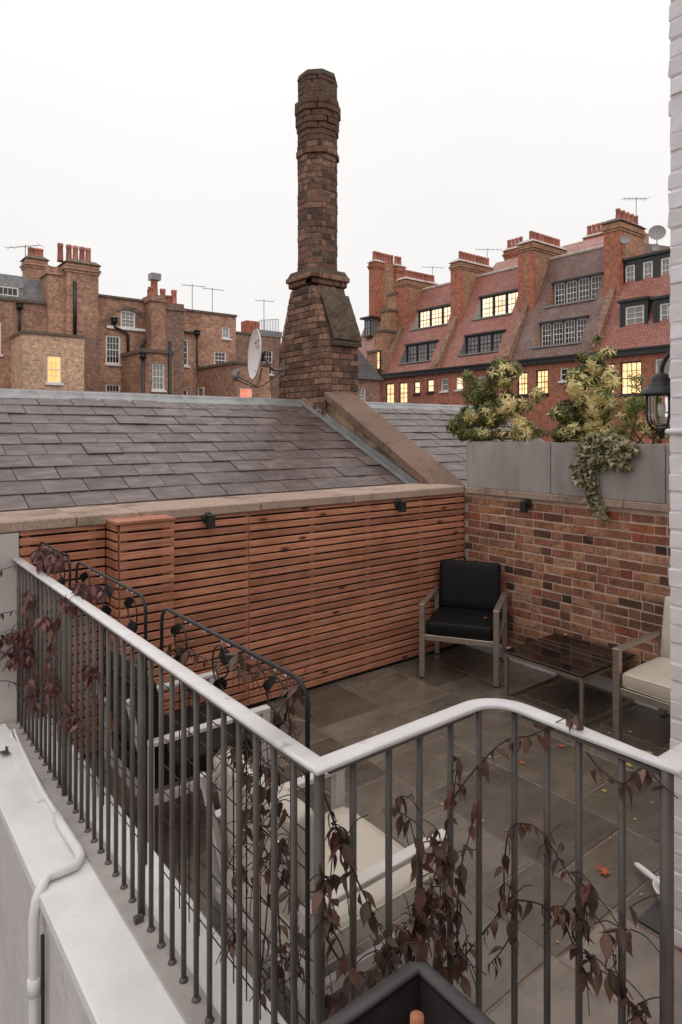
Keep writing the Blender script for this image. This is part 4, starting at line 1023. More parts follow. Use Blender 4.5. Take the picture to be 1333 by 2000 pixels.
# ------------------------------------------------------------------ red mansion block, on the right
RU = 34.0
FRt = Fac('V', RU); SL_ = 1.89
EAVE = 6.38; TOPZ = 13.45
def on_slope(px, py):
    d = ray(px, py)          # z = EAVE + SL_*(x - RU)
    t = (EAVE - SL_ * RU - CAMZ) / (d.z - SL_ * d.x); return Vector((d.x * t, d.y * t, CAMZ + d.z * t))
sx_ = lambda z: RU + (z - EAVE) / SL_
RG = 'red brick mansion houses with tiled mansards'
def mansion(v0, v1, label, tile, gholes, dorm, top=TOPZ, wallmat=None):
    """v0 > v1: unit between two party walls. gholes: (rect, cols, rows, pane, frame); dorm: (BL, BR, TL, panes, pane material, frame)"""
    t = thing('red_house', label, 'house', (RU, (v0 + v1) / 2, GZ), RG)
    hs = [FRt.rect(r[0]) for r in gholes]
    wall(t, FRt, v1, v0, GZ, EAVE - 0.05, hs, wallmat or m_fred, 9.0)
    for h, r in zip(hs, gholes): window(t, FRt, h, r[1], r[2], r[3], r[4], fw=0.08, sillmat=None)
    m = MB(); FRt.box(m, v1, v0, EAVE - 0.28, EAVE - 0.02, 0.0, 0.22); FRt.box(m, v1, v0, EAVE - 0.02, EAVE + 0.09, -0.02, 0.32); m.build('gutter', m_bframe, t)
    # roof slope with openings for the inset windows
    H = []
    for (BL, BR, TL, *_r) in dorm:
        a, b, c = on_slope(*BL), on_slope(*BR), on_slope(*TL)
        H.append((min(b.y, a.y), max(a.y, b.y), (a.z + b.z) / 2, c.z))
    m = MB(); S = sorted({v1, v0, *[h[0] for h in H], *[h[1] for h in H]}); Z = sorted({EAVE + 0.05, top, *[h[2] for h in H], *[h[3] for h in H]})
    for a, b in zip(S, S[1:]):
        for c, d in zip(Z, Z[1:]):
            if any(h[0] < (a + b) / 2 < h[1] and h[2] < (c + d) / 2 < h[3] for h in H): continue
            m.poly([(sx_(c), a, c), (sx_(c), b, c), (sx_(d), b, d), (sx_(d), a, d)])
    m.poly([(sx_(top), v1, top), (sx_(top), v0, top), (RU + 9, v0, top + 0.6), (RU + 9, v1, top + 0.6)])
    for v in (v0, v1): m.poly([(RU, v, EAVE - 0.1), (sx_(top), v, top), (RU + 9, v, top + 0.6), (RU + 9, v, EAVE - 0.1)])
    m.poly([(RU + 9, v0, EAVE - 0.1), (RU + 9, v1, EAVE - 0.1), (RU + 9, v1, top + 0.6), (RU + 9, v0, top + 0.6)])
    rf = m.build('roof', tile, t)
    m = MB(); m.tube([(sx_(top) + 0.02, v1, top + 0.02), (sx_(top) + 0.02, v0, top + 0.02)], 0.13, 8); m.build('ridge_roll', m_stone, rf)
    for (a, b, c, d), (BL, BR, TL, np_, pm, fm) in zip(H, dorm):
        w = Fac('V', sx_(d) - 0.05); ck = MB()
        for v in (a, b): ck.poly([(sx_(c), v, c), (sx_(d), v, d), (sx_(d), v, c)])
        ck.poly([(sx_(d) + .1, a, c), (sx_(d) + .1, b, c), (sx_(d) + .1, b, d), (sx_(d) + .1, a, d)])
        ck.build('dormer_recess', m_lead if fm is m_bframe else m_fstack, rf)
        sl = MB(); sl.box(sx_(c) - 0.12, sx_(d), a - 0.05, b + 0.05, c - 0.06, c + 0.04); sl.build('lead_sill', m_lead, rf)
        hd2 = MB(); hd2.box(sx_(d) - 0.2, sx_(d) + 0.12, a - 0.08, b + 0.08, d - 0.10, d + 0.02); hd2.build('dormer_head', m_bframe, rf)
        n = np_; wv = (b - a) / n
        for i in range(n):
            window(t, w, (a + i * wv + 0.03, a + (i + 1) * wv - 0.03, c + 0.06, d - 0.1), 3, 4, pm, fm, fw=0.085, sill=False)
        mu = MB()
        for i in range(n + 1): w.box(mu, a + i * wv - 0.05, a + i * wv + 0.05, c + 0.04, d - 0.1, -0.15, -0.02)
        mu.build('mullions', m_bframe, rf)
    return t
def party(par, v, label=None, zt=14.35, n_pots=10, u0=35.85, u1=39.6, w=0.66, rake=True, capmat=None, side=None):
    s = stack(par, u0, u1, v - w, v + w, 8.5, zt, side or m_fstack, capmat or m_stone)
    m = MB(); e = 0.012                              # orange rubbed-brick quoins on the narrow face
    m.box(u0 - e, u0 + 0.35, v - w - e, v - w + 0.45, 8.6, zt - 0.6); m.box(u0 - e, u0 + 0.35, v + w - 0.45, v + w + e, 8.6, zt - 0.6); m.build('brick_quoin', m_forange, par)
    for i in range(n_pots):
        u = u0 + 0.35 + (u1 - u0 - 0.7) * i / max(1, n_pots - 1); pot(s, (u, v - 0.18, zt + 0.14), 0.66, 0.145)
    if rake:
        m = MB(); q = 0.15
        pts = [(RU - 0.15, EAVE - 0.35), (RU - 0.15, EAVE + 0.30), (u0 + 0.1, EAVE + 0.35 + (u0 - RU + 0.1) * SL_), (u0 + 0.1, EAVE - 0.35)]
        m.prism([(x, v - q, z) for x, z in pts], (0, 2 * q, 0)); m.build('raking_party_wall', m_fstack, par)
        m = MB(); pts = [(RU - 0.2, EAVE + 0.302), (RU - 0.2, EAVE + 0.42), (u0 + 0.09, EAVE + 0.47 + (u0 - RU + 0.1) * SL_), (u0 + 0.09, EAVE + 0.352 + (u0 - RU + 0.1) * SL_)]
        m.prism([(x, v - q - .06, z) for x, z in pts], (0, 2 * q + .12, 0)); m.build('wall_coping', m_fdark, par)
    return s
VS = [38.0, 32.2, 26.1, 20.1, 13.6]
W, BK = m_wframe, m_bframe
hA_ = mansion(VS[0], VS[1] + 0.0, 'red mansion house with lit upper dormer, furthest of the row', m_redtile,
   [((754, 749, 770, 790), 2, 4, m_lit, BK), ((780, 747, 796, 788), 2, 4, m_lit, BK), ((808.5, 745, 820.5, 769), 1, 2, m_litpale, BK), ((834.5, 741, 847.5, 766), 1, 2, m_litpale, BK), ((807, 790, 822, 815), 2, 2, m_gcurt, W), ((833, 790, 848, 815), 2, 2, m_gcurt, W)],
   [((804, 644), (873, 634), (822, 606), 3, m_litpale, BK), ((779, 713), (842, 702), (796, 673), 3, m_gcurt, BK)])
hB_ = mansion(VS[1], VS[2], 'red mansion house with lit upper dormer, between two long chimney stacks', m_redtile,
   [((861.5, 739, 875.5, 764), 1, 2, m_gcurt, W), ((891, 736, 905, 761), 1, 2, m_litpale, W), ((861, 788, 876, 812), 2, 2, m_lit, BK), ((935, 735, 950, 760), 1, 2, m_gcurt, W)],
   [((923, 626), (1000, 611), (940, 580), 3, m_litpale, BK), ((895, 698), (974, 682), (913, 655), 3, m_gcurt, BK)])
hC_ = mansion(VS[2], VS[3], 'mansion house with dark brown tiled mansard and white dormer windows', m_darktile,
   [((1011, 727, 1031, 772), 3, 4, m_lit, BK), ((1047.5, 722, 1071.5, 770), 3, 4, m_lit, BK), ((1094, 719, 1110, 744), 1, 1, m_gdark, W), ((1133, 716, 1148, 740), 1, 1, m_gdark, W)],
   [((1066, 601), (1163, 583), (1084, 552), 4, m_gdark, W), ((1040, 682), (1134, 666), (1057, 631), 4, m_gdark, W)])
hD_ = mansion(VS[3], VS[4], 'red mansion house with black framed box dormers, nearest of the row', m_redtile,
   [((1184, 710, 1201, 770), 2, 2, m_lit, BK), ((1212, 706, 1254, 771), 4, 4, m_lit, BK), ((1280, 700, 1312, 768), 2, 2, m_gcurt, W)], [], top=11.9)
hE_ = mansion(43.2, VS[0] + 0.0, 'weathered pink tiled end house with two small dormers and a huge chimney', m_pinktile,
   [], [], top=12.0)
party(hA_, VS[0] - 0.1, zt=14.1, n_pots=11, w=0.48); party(hB_, VS[1], n_pots=9, w=0.44); party(hC_, VS[2], n_pots=11, w=0.58)
sD = party(hD_, VS[3], zt=14.2, n_pots=5, u1=38.6, w=0.5, capmat=m_dirtcap, rake=True)
party(hD_, VS[4] - 0.4, zt=13.9, n_pots=4, u0=37.5, u1=39.5, rake=False, capmat=m_dirtcap)
# box dormers of the nearest house
def boxdorm(par, rect, u, wins, z_up=0.25, head=0.25):
    Fd = Fac('V', u); s0, s1, z0, z1 = Fd.rect(rect)
    m = MB(); Fd.box(m, s0, s1, z0, z1, -3.0, -0.16); Fd.box(m, s0 - 0.15, s1 + 0.15, z1, z1 + 0.14, -3, 0.15)
    for s in (s0, s1): Fd.box(m, s - 0.07, s + 0.07, z0, z1 - 0.002, -0.155, 0.0)
    Fd.box(m, s0 + .07, s1 - .07, z0 - 0.05, z0 + 0.12, -0.155, 0.03); Fd.box(m, s0 + .07, s1 - .07, z1 - head, z1 - 0.003, -0.155, 0.0)
    ws = [Fd.rect(r) for r in wins]; ws.sort()
    prev = s0 + 0.07
    for a, b, c, d in ws:
        if a - prev > 0.05: Fd.box(m, prev, a, z0 + 0.12, z1 - head, -0.154, -0.02)
        prev = b
    if s1 - 0.07 - prev > 0.05: Fd.box(m, prev, s1 - 0.07, z0 + 0.12, z1 - head, -0.154, -0.02)
    m.build('box_dormer', m_bframe, par)
    for a, b, c, d in ws: window(par, Fd, (a + .01, b - .01, z0 + 0.13, z1 - head - 0.01), 2, 4, m_gcurt, W, fw=0.09, sill=False)
boxdorm(hD_, (1213, 588, 1263, 650), 34.75, [(1221, 592, 1258, 646)])
boxdorm(hD_, (1279, 582, 1325, 643), 34.75, [(1288, 586, 1318, 640)])
boxdorm(hD_, (1211, 500, 1330, 563), 36.2, [(1221, 512, 1240, 562), (1255, 505, 1275, 557), (1290, 498, 1309, 550)])
# small dormers, end wall and twin-shafted stack of the end house
def smalldorm(par, rect, u):
    Fd = Fac('V', u); h = Fd.rect(rect)
    m = MB(); Fd.box(m, h[0] - .1, h[1] + .1, h[2] - .05, h[3] + .1, -2.2, -0.14); m.build('dormer_cheeks', m_lead, par)
    m = MB(); Fd.box(m, h[0] - .3, h[1] + .3, h[3] + .1, h[3] + .26, -2.2, 0.2); m.build('dormer_roof', m_bframe, par)
    window(par, Fd, h, 2, 4, m_gcurt, BK, fw=0.07, sill=True)
smalldorm(hE_, (711, 625, 723, 656), 35.6); smalldorm(hE_, (750, 624, 762, 658), 35.6)
Fd = Fac('V', 34.0 - 0.35); h = Fd.rect((717, 686, 742, 723)); m = MB(); Fd.box(m, h[0] - .12, h[1] + .12, h[2] - .12, h[3] + .12, -1.6, -0.15); m.build('dormer_cheeks', m_fstack, hE_)
window(hE_, Fd, h, 4, 3, m_lit, BK, fw=0.1, sill=False)
su = 36.2; Fq = Fac('V', su); q0, q1, q2, q3 = Fq.rect((721, 512, 733, 590))
s = stack(hE_, su, su + 1.0, q0, q1, 8, q3, m_forange, m_stone)
s2 = stack(hE_, su + 2.4, su + 3.5, q0, q1, 8, q3, m_forange, m_stone)
m = MB(); m.box(su + 1.01, su + 2.39, q0 + 0.15, q1 - 0.15, 8, q3 + 0.1); m.build('stack_web', m_fstack, hE_)
for u in (0.3, 0.7): pot(s, (su + u, (q0 + q1) / 2, q3 + .15), .8, .2)
for k in range(5): pot(s, (su + 1.1 + k * .3, (q0 + q1) / 2, q3 + .1), .85, .14)
for u in (2.8, 3.2): pot(s2, (su + u, (q0 + q1) / 2, q3 + .15), .8, .18)
for i, (zt_, uu) in enumerate(((13.0, 36.6), (11.6, 35.9), (9.9, 35.2), (8.2, 34.5))):        # stepped buttress of the party wall
    m = MB(); m.box(uu - 0.9, uu + 0.4, VS[0] + 0.35 + 0.012 * i, VS[0] + 1.35 + 0.012 * i, GZ, zt_); m.build('wall_step', m_fstack, hE_)
    m = MB(); m.box(uu - 1.0, uu + 0.45, VS[0] + 0.27, VS[0] + 1.45, zt_, zt_ + 0.18); m.build('step_cap', m_dirtcap, hE_)
# stacks showing over the ridges
for (r, u, n) in (((985, 487, 1016, 520), 44.0, 4), ((1141, 460, 1187, 500), 44.0, 5)):
    Fq = Fac('V', u); a, b, c, d = Fq.rect(r); par = hB_ if r[0] < 1000 else hC_
    s = stack(par, u, u + 1.6, a, b, 9, d, m_fred, m_stone)
    for k in range(n): pot(s, (u + 0.4, a + (b - a) * (k + 0.5) / n, d + .15), .8, .17)
for (vv, uu, par) in ((33.4, 41.0, hA_), (27.5, 41.0, hB_)):
    m = MB(); m.prism([(39.2, vv - 6, 13.5), (41.0, vv - 6, 15.2), (43, vv - 6, 15.2), (43, vv - 6, 13.5)], (0, 5.2, 0)); m.build('rear_roof', m_pinktile, par)
# slate lean-to and flint grey brick gable between chimney and red block
ln = thing('slate_outhouse', 'small grey brick outhouse with slate roof beside the tall chimney', 'house', (30, 33, GZ))
Fl = Fac('U', 33.5); a = Fl.sz(690, 740)[0]; b = Fl.sz(742, 740)[0]; ze = Fl.sz(730, 742)[1]; zr_ = Fl.sz(700, 688)[1]
hl = Fl.rect((700, 757, 715, 800)); wall(ln, Fl, a, b, GZ, ze, [hl], m_fdark, 3.0); window(ln, Fl, hl, 2, 3, m_gcurt)
m = MB(); m.prism([(b + .2, 33.3, ze), (a - 2, 33.3, zr_ + 2.2), (a - 2, 33.3, ze)], (0, 3.4, 0)); m.build('roof', m_fslate, ln)

# ------------------------------------------------------------------ aerials and dishes
def aerial(base, h, boom, ang, label, n=7, tilt=0.06, r=0.022, par=None):
    t = thing('tv_aerial', label, 'aerial', base, 'rooftop aerials')
    b = Vector(base); m = MB(); m.tube([b, b + Vector((0, 0, h))], r, 6); m.build('mast', m_metal, t)
    d = Vector((math.cos(ang), math.sin(ang), tilt)); c = b + Vector((0, 0, h - 0.1)); sd = Vector((-math.sin(ang), math.cos(ang), 0))
    m = MB(); m.tube([c - d * boom * 0.55, c + d * boom * 0.45], r * 0.8, 6); m.build('boom', m_metal, t)
    for k in range(n):
        p = c - d * boom * 0.55 + d * boom * k / (n - 1); l = 0.28 if k < n - 1 else 0.4
        m = MB(); m.tube([p - sd * l + Vector((0, 0, .0)), p + sd * l], r * 0.5, 5); m.build('element', m_metal, t)
def roofpt(px, py, v): return on_v(px, py, v)
for (x, y0_, y1_, v, bm, an, lb) in ((50, 535, 478, 41, 2.0, -0.7, 'double aerial above the slate mansard'), (376, 612, 555, 40, 1.5, 2.6, 'aerial over the brown terrace nearest the broad chimney'), (415, 612, 562, 40, 1.4, 2.7, 'aerial over the end of the brown terrace'), (516, 650, 585, 41, 1.3, 2.5, 'aerial standing just beyond the satellite dish')):
    a = on_v(x, y0_, v); b = on_v(x, y1_, v); aerial(a, b.z - a.z, bm, an, lb)
for (x, y0_, y1_, u, bm, an, lb) in ((845, 560, 520, 40, 1.8, 2.4, 'aerial over the furthest red mansion house'), (952, 530, 485, 39.5, 1.9, 2.3, 'aerial behind the long stack of the red mansions'), (1243, 462, 385, 38.5, 1.6, -0.5, 'tall aerial on the nearest red brick chimney')):
    a = on_u(x, y0_, u); b = on_u(x, y1_, u); aerial(a, b.z - a.z, bm, an, lb)
def dish(c, n_, r, label, mount, arm=True, ry=1.0, group='satellite dishes', feed=None, mark=False):
    t = thing('satellite_dish', label, 'satellite dish', mount, group)
    n_ = Vector(n_).normalized(); Q = n_.to_track_quat('Z', 'Y').to_matrix().to_4x4(); B = Matrix.Translation(c) @ Q @ Matrix.Diagonal((1, ry, 1, 1))
    prof = [(0.002, -0.16 * r), (r * .35, -0.14 * r), (r * .7, -0.08 * r), (r * .97, 0), (r * 1.0, 0.008), (r * 1.0, -0.012), (r * .7, -0.08 * r - .014), (r * .35, -0.14 * r - .014), (0.002, -0.16 * r - .014)]
    m = MB(); m.lathe(prof, B, 36); m.build('reflector', m_dish if mark else m_dishgrey, t, True)
    if mark:
        mk = MB(); zf = lambda x, y: -0.16 * r * (1 - (x*x + y*y) / (r*r)) + 0.004
        def stroke(pts, w):
            for (x, y), (x2, y2) in zip(pts, pts[1:]):
                d = Vector((x2 - x, y2 - y, 0)); nn = Vector((-d.y, d.x, 0)).normalized() * w
                mk.poly([B @ (Vector((x, y, zf(x, y))) + nn), B @ (Vector((x2, y2, zf(x2, y2))) + nn), B @ (Vector((x2, y2, zf(x2, y2))) - nn), B @ (Vector((x, y, zf(x, y))) - nn)])
        stroke([(-.10 * k, .150 + .0 * k) for k in (1.1, .6)], .012)
        stroke([(-.045, .185), (-.04, .16), (-.05, .135), (-.075, .12)], .006)
        for x in (0.0, .045, .09): stroke([(x, .175), (x + .02, .135), (x + .035, .175)], .003)
        stroke([(-.09, .095), (.10, .108)], .003); stroke([(-.05, .08), (.10, .09)], .002)
        mk.build('printed_mark', m_mark, t)
        for (x, y) in ((.03, .02), (.06, .05), (-.0, -.2)):
            m = MB(); m.lathe([(0.006, 0), (0.006, .004), (.002, .006)], B @ Matrix.Translation((x, y, zf(x, y))), 8); m.build('bolt', m_tool, t)
    return t
mt_ = on_u(553, 722, C0 - 0.005)
dc = on_u(497, 692, C0 - 0.36)
fw_ = Vector((ST, CT, 0)); rt_ = Vector((CT, -ST, 0))
nd = (-rt_ * 0.92 - fw_ * 0.38 + Vector((0, 0, 0.05)))
sd = dish(dc, nd, 0.30, 'pale oval satellite dish on an arm fixed to the tall chimney', mt_, ry=1.06, mark=True)
bk = dc - nd.normalized() * 0.10
m = MB(); m.cbox(Matrix.Translation(bk + Vector((0, 0, -0.02))), 0.05, 0.05, 0.12, 0.01); m.build('rear_bracket', m_tool, sd)
m = MB(); m.tube(smooth_path([bk + rt_ * 0.03 + Vector((0, 0, -.02)), bk + rt_ * 0.10 + Vector((0, 0, -.14)), mt_ - rt_ * 0.12 + Vector((0, 0, 0.0)), mt_ + Vector((0.01, 0, 0))], 6), 0.018, 8); m.build('mount_arm', m_metal, sd, True)
m = MB(); m.cbox(Matrix.Translation(mt_ + Vector((0.0, 0, 0))), 0.02, 0.10, 0.16, 0.004); m.build('wall_plate', m_metal, sd)
fe = on_v(462, 733, dc.y + 0.03); fa = on_v(503, 752, dc.y)
m = MB(); m.tube(smooth_path([fe, fe.lerp(fa, .6) + Vector((0, 0, -.01)), fa, bk + Vector((0, 0, -.16))], 5), 0.012, 7); m.build('feed_arm', m_metal, sd, True)
dl = (dc - fe).normalized(); m = MB(); m.tube([fe - dl * 0.02 - Vector((0,0,.05)), fe - dl * 0.02 + Vector((0, 0, 0.075))], 0.036, 10); m.tube([fe, fe + dl * 0.06 + Vector((0,0,.03))], 0.024, 10); m.build('receiver', m_metal, sd, True)
m = MB(); m.tube(smooth_path([fe + Vector((0, 0, -.05)), fa + Vector((0, 0, -.03)), fa.lerp(mt_, .6) + Vector((0, 0, -.03)), mt_ + Vector((0, 0, -.02)), on_u(556, 760, C0 - 0.01), on_u(556, 790, C0 - 0.01)], 6), 0.006, 6); m.build('cable', m_iron, sd, True)
for (x, y, r, u, lb) in ((1284, 454, .46, 37.2, 'large round satellite dish on the nearest red house'), (1221, 467, .27, 35.9, 'small satellite dish beside the tall red chimney'), (1281, 483, .22, 37.0, 'smallest satellite dish on the black dormer roof')):
    c = on_u(x, y, u); t = dish(c, (-0.8, -0.5, 0.25), r, lb, c - Vector((0, 0, r)))
    m = MB(); m.tube([c + Vector((0.1, 0.05, 0)), c + Vector((0.15, 0.1, -r - 0.9))], 0.03, 6); m.build('mast', m_metal, t)
# ================================================================== FURNITURE
def armchair(label, loc, ang, cush, frame, w=0.64, d=0.66, lean=0.18):
    """ang: direction the sitter faces, as a rotation of local +Y"""
    t = thing('armchair', label, 'armchair', loc, 'metal framed armchairs')
    B = Matrix.Translation(loc) @ Matrix.Rotation(ang, 4, 'Z')
    def part(name, me_or_mb, M=None, mat=None, smooth=False):
        if isinstance(me_or_mb, MB):
            me_or_mb.v = [B @ p for p in me_or_mb.v]; return me_or_mb.build(name, mat, t, smooth)
        return inst(name, me_or_mb, B @ M, t)
    s = 0.046; a = w / 2 - s / 2; yf, yb = d / 2 - s / 2, -d / 2 + s / 2
    for x in (-a, a):
        for y, h in ((yf, 0.585), (yb, 0.585)):
            m = MB(); m.cbox(Matrix.Translation((x, y, h / 2 + 0.006)), s * 0.95, s * 0.95, h - 0.008, 0.003); lg = part('leg', m, mat=frame)
            m = MB(); m.cbox(Matrix.Translation((x, y, 0.005)), s * 0.5, s * 0.8, 0.01, 0.002); part('foot_pad', m, mat=m_tool)
        m = MB(); m.cbox(Matrix.Translation((x, 0, 0.597)), s, d + 0.002, 0.022, 0.003); part('arm', m, mat=frame)
        m = MB(); m.bar((x, yf - s/2, 0.335), (x, yb + s/2, 0.335), 0.022, 0.04); part('side_rail', m, mat=frame)
    for y, nm in ((yf - 0.004, 'front_rail'), (yb + 0.004, 'back_rail')):
        m = MB(); m.cbox(Matrix.Translation((0, y, 0.335)), w - 2 * s * 0.81 , 0.03, 0.046, 0.003); part(nm, m, mat=frame)
    part('seat_cushion', rbox('seat_cushion', w - 2 * s - 0.01, d - 0.05, 0.10, 0.032, cush, puff=0.012), Matrix.Translation((0, 0.012, 0.408)))
    part('back_cushion', rbox('back_cushion', w - 2 * s - 0.015, 0.09, 0.42, 0.032, cush, puff=0.012), Matrix.Translation((0, yb + 0.045, 0.655)) @ Matrix.Rotation(lean, 4, 'X'))
    hw_, hd_1 = (w - 2 * s - 0.01) / 2 - 0.004, (d - 0.05) / 2 - 0.004
    for zz in (0.444, 0.374):
        m = MB(); c4 = [(-hw_, -hd_1), (hw_, -hd_1), (hw_, hd_1), (-hw_, hd_1)]; pts = []
        for (x0_, y0_), (x1_, y1_) in zip(c4, c4[1:] + c4[:1]):
            for k_ in range(7):
                f_ = 0.05 + 0.9 * k_ / 6; pts.append((x0_ + (x1_ - x0_) * f_, y0_ + (y1_ - y0_) * f_ + 0.012, zz + 0.006 * math.sin(math.pi * f_) * (1 if zz > 0.4 else -1)))
        m.tube(pts + pts[:1], 0.0045, 5, False); part('seat_piping', m, mat=cush, smooth=True)
    for x in (-a + 0.05, a - 0.05):
        m = MB(); m.bar((x, yb + 0.03, 0.34), (x, yb - 0.075, 0.80), 0.025, 0.02); part('back_stay', m, mat=frame)
    return t
c_ = Vector((3.985, 3.54, 0))
armchair('black cushioned metal armchair in the corner, facing the open terrace', c_ + Vector((0.85, 0.53, 0)).normalized() * 0.29, math.atan2(-0.53, -0.85) - math.pi / 2, m_blackcush, m_steel)
armchair('cream cushioned armchair half hidden behind the white house corner', (4.335, 1.915, 0), math.pi / 2, m_creamcush, m_steel, 0.66, 0.66)
armchair('cream cushioned armchair behind the corner post in the foreground', (1.40, 1.875, 0), -math.pi / 2, m_creamcush, m_palesteel, 0.64, 0.62)
armchair('black cushioned armchair seen through the long balustrade before the fence', (1.44, 3.16, 0), -math.pi / 2, m_blackcush, m_palesteel, 0.64, 0.66)

tb = thing('coffee_table', 'low table with black glass top and thin steel frame by the brick wall', 'table', (4.355, 2.785, 0))
T0, T1, T2, T3, TZ, s = 4.01, 4.70, 2.46, 3.11, 0.36, 0.024
for x in (T0 + s/2, T1 - s/2):
    for y in (T2 + s/2, T3 - s/2):
        m = MB(); m.cbox(Matrix.Translation((x, y, (TZ - 0.014) / 2)), s, s, TZ - 0.016, 0.002); m.build('leg', m_steel, tb)
for z in (0.013, TZ - 0.029):
    for y in (T2 + s/2, T3 - s/2):
        m = MB(); m.bar((T0 + s, y, z), (T1 - s, y, z), s * 0.9, s * 0.9); m.build('frame_rail', m_steel, tb)
    for x in (T0 + s/2, T1 - s/2):
        m = MB(); m.bar((x, T2 + s, z), (x, T3 - s, z), s * 0.9, s * 0.9); m.build('frame_rail', m_steel, tb)
for a, b in ((T0 - 0.006, T0 + 0.40), (T0 + 0.404, T1 + 0.006)):
    m = MB(); m.cbox(Matrix.Translation(((a + b) / 2, (T2 + T3) / 2, TZ - 0.006)), b - a, T3 - T2 + 0.014, 0.014, 0.003); m.build('glass_top', m_tglass, tb)

# --- outdoor wall lights: round plate with a small down-light
def wall_light(p, nrm_, side, label):
    t = thing('wall_light', label, 'wall light', p, 'black outdoor wall lights')
    n_ = Vector(nrm_); s_ = Vector(side)
    Q = n_.to_track_quat('Z', 'Y').to_matrix().to_4x4()
    m = MB(); m.lathe([(0.036, 0.001), (0.04, 0.006), (0.04, 0.022), (0.036, 0.026), (0.012, 0.027)], Matrix.Translation(p) @ Q, 20); m.build('back_plate', m_tool, t, True)
    c = Vector(p) + n_ * 0.062 + Vector((0, 0, -0.02))
    m = MB(); m.cbox(Matrix.Translation(c), 0.05, 0.05, 0.095, 0.004); m.build('lamp_body', m_tool, t)
    m = MB(); m.bar(Vector(p) + n_ * 0.02, c - n_ * 0.02 + Vector((0,0,0.02)), 0.022, 0.022); m.build('arm', m_tool, t)
wall_light(on_v(404, 1011, FV - 0.001), (0, -1, 0), (1, 0, 0), 'black wall light on the fence beside the boxed-out pier')
wall_light(on_v(777, 983, FV - 0.001), (0, -1, 0), (1, 0, 0), 'black wall light on the fence nearest the brick wall corner')
wall_light(on_u(1032, 984, BU - 0.001), (-1, 0, 0), (0, 1, 0), 'black wall light on the brick wall below the grey trough')
# --- garden tap in the corner
q = on_u(905, 1094, BU - 0.02); t = thing('garden_tap', 'small black tap in the corner between fence and brick wall', 'tap', q)
m = MB(); m.tube([q + Vector((0.03, 0, 0)), q + Vector((-0.05, 0.0, 0.0)), q + Vector((-0.085, 0.0, -0.01)), q + Vector((-0.09, 0, -0.045))], 0.011, 8); m.build('spout', m_tool, t, True)
m = MB(); m.cbox(Matrix.Translation(q + Vector((-0.03, 0, 0.026))), 0.10, 0.03, 0.018, 0.004); m.build('lever', m_tool, t)

# --- old ship-style lantern on the house wall
LC = Vector((3.005, 1.443, 0))
la = thing('wall_lantern', 'black domed wall lantern with ribbed glass, half hidden by the white house corner', 'lantern', (LC.x, LC.y, 2.0))
T = lambda z: Matrix.Translation((LC.x, LC.y, z))
m = MB(); m.lathe([(0.012, 2.292), (0.022, 2.288), (0.038, 2.276), (0.049, 2.258), (0.052, 2.238), (0.060, 2.235), (0.062, 2.226), (0.066, 2.222), (0.098, 2.194), (0.101, 2.187), (0.095, 2.185), (0.06, 2.20)], Matrix.Translation((LC.x, LC.y, 0)), 28); m.build('hood', m_iron, la, True)
prof = [(0.060, 2.185)]
for i in range(7): z = 2.178 - i * 0.0115; prof += [(0.0615, z), (0.0565, z - 0.005)]
prof += [(0.0585, 2.095), (0.057, 2.075), (0.048, 2.055), (0.03, 2.043), (0.004, 2.04)]
m = MB(); m.lathe(prof, Matrix.Translation((LC.x, LC.y, 0)), 28); m.build('glass_jar', m_clear, la, True)
m = MB(); m.lathe([(0.004, 2.15), (0.02, 2.145), (0.024, 2.12), (0.015, 2.09), (0.004, 2.082)], Matrix.Translation((LC.x, LC.y, 0)), 14); m.build('bulb', plain('frosted_bulb', (0.7, 0.66, 0.6), 0.4), la, True)
for a in (0.9, 0.9 + math.pi / 2, 0.9 + math.pi, 0.9 + 1.5 * math.pi):
    dx, dy = math.cos(a), math.sin(a)
    m = MB(); m.tube([(LC.x + dx*r, LC.y + dy*r, z) for r, z in ((0.068, 2.19), (0.068, 2.09), (0.062, 2.062), (0.045, 2.035), (0.018, 2.02))], 0.0055, 6); m.build('guard_strap', m_iron, la, True)
m = MB(); m.lathe([(0.018, 2.036), (0.026, 2.028), (0.024, 2.014), (0.012, 2.004), (0.014, 1.995), (0.006, 1.985)], Matrix.Translation((LC.x, LC.y, 0)), 14); m.build('finial', m_iron, la, True)
m = MB(); m.tube([(LC.x, LC.y, 2.27)] + [(LC.x, LC.y - 0.12 * (1 - math.cos(a)), 2.292 + 0.11 * math.sin(a)) for a in [i * math.pi / 2 / 8 for i in range(9)]] + [(LC.x, LC.y - 0.17, 2.40), (LC.x, HV - 0.005, 2.38)], 0.0105, 10); m.build('swan_neck', m_iron, la, True)
m = MB(); m.lathe([(0.045, 0), (0.045, 0.012), (0.02, 0.018)], Matrix.Translation((LC.x, HV + 0.0, 2.38)) @ Matrix.Rotation(-math.pi/2, 4, 'X'), 18); m.build('wall_rose', m_iron, la, True)

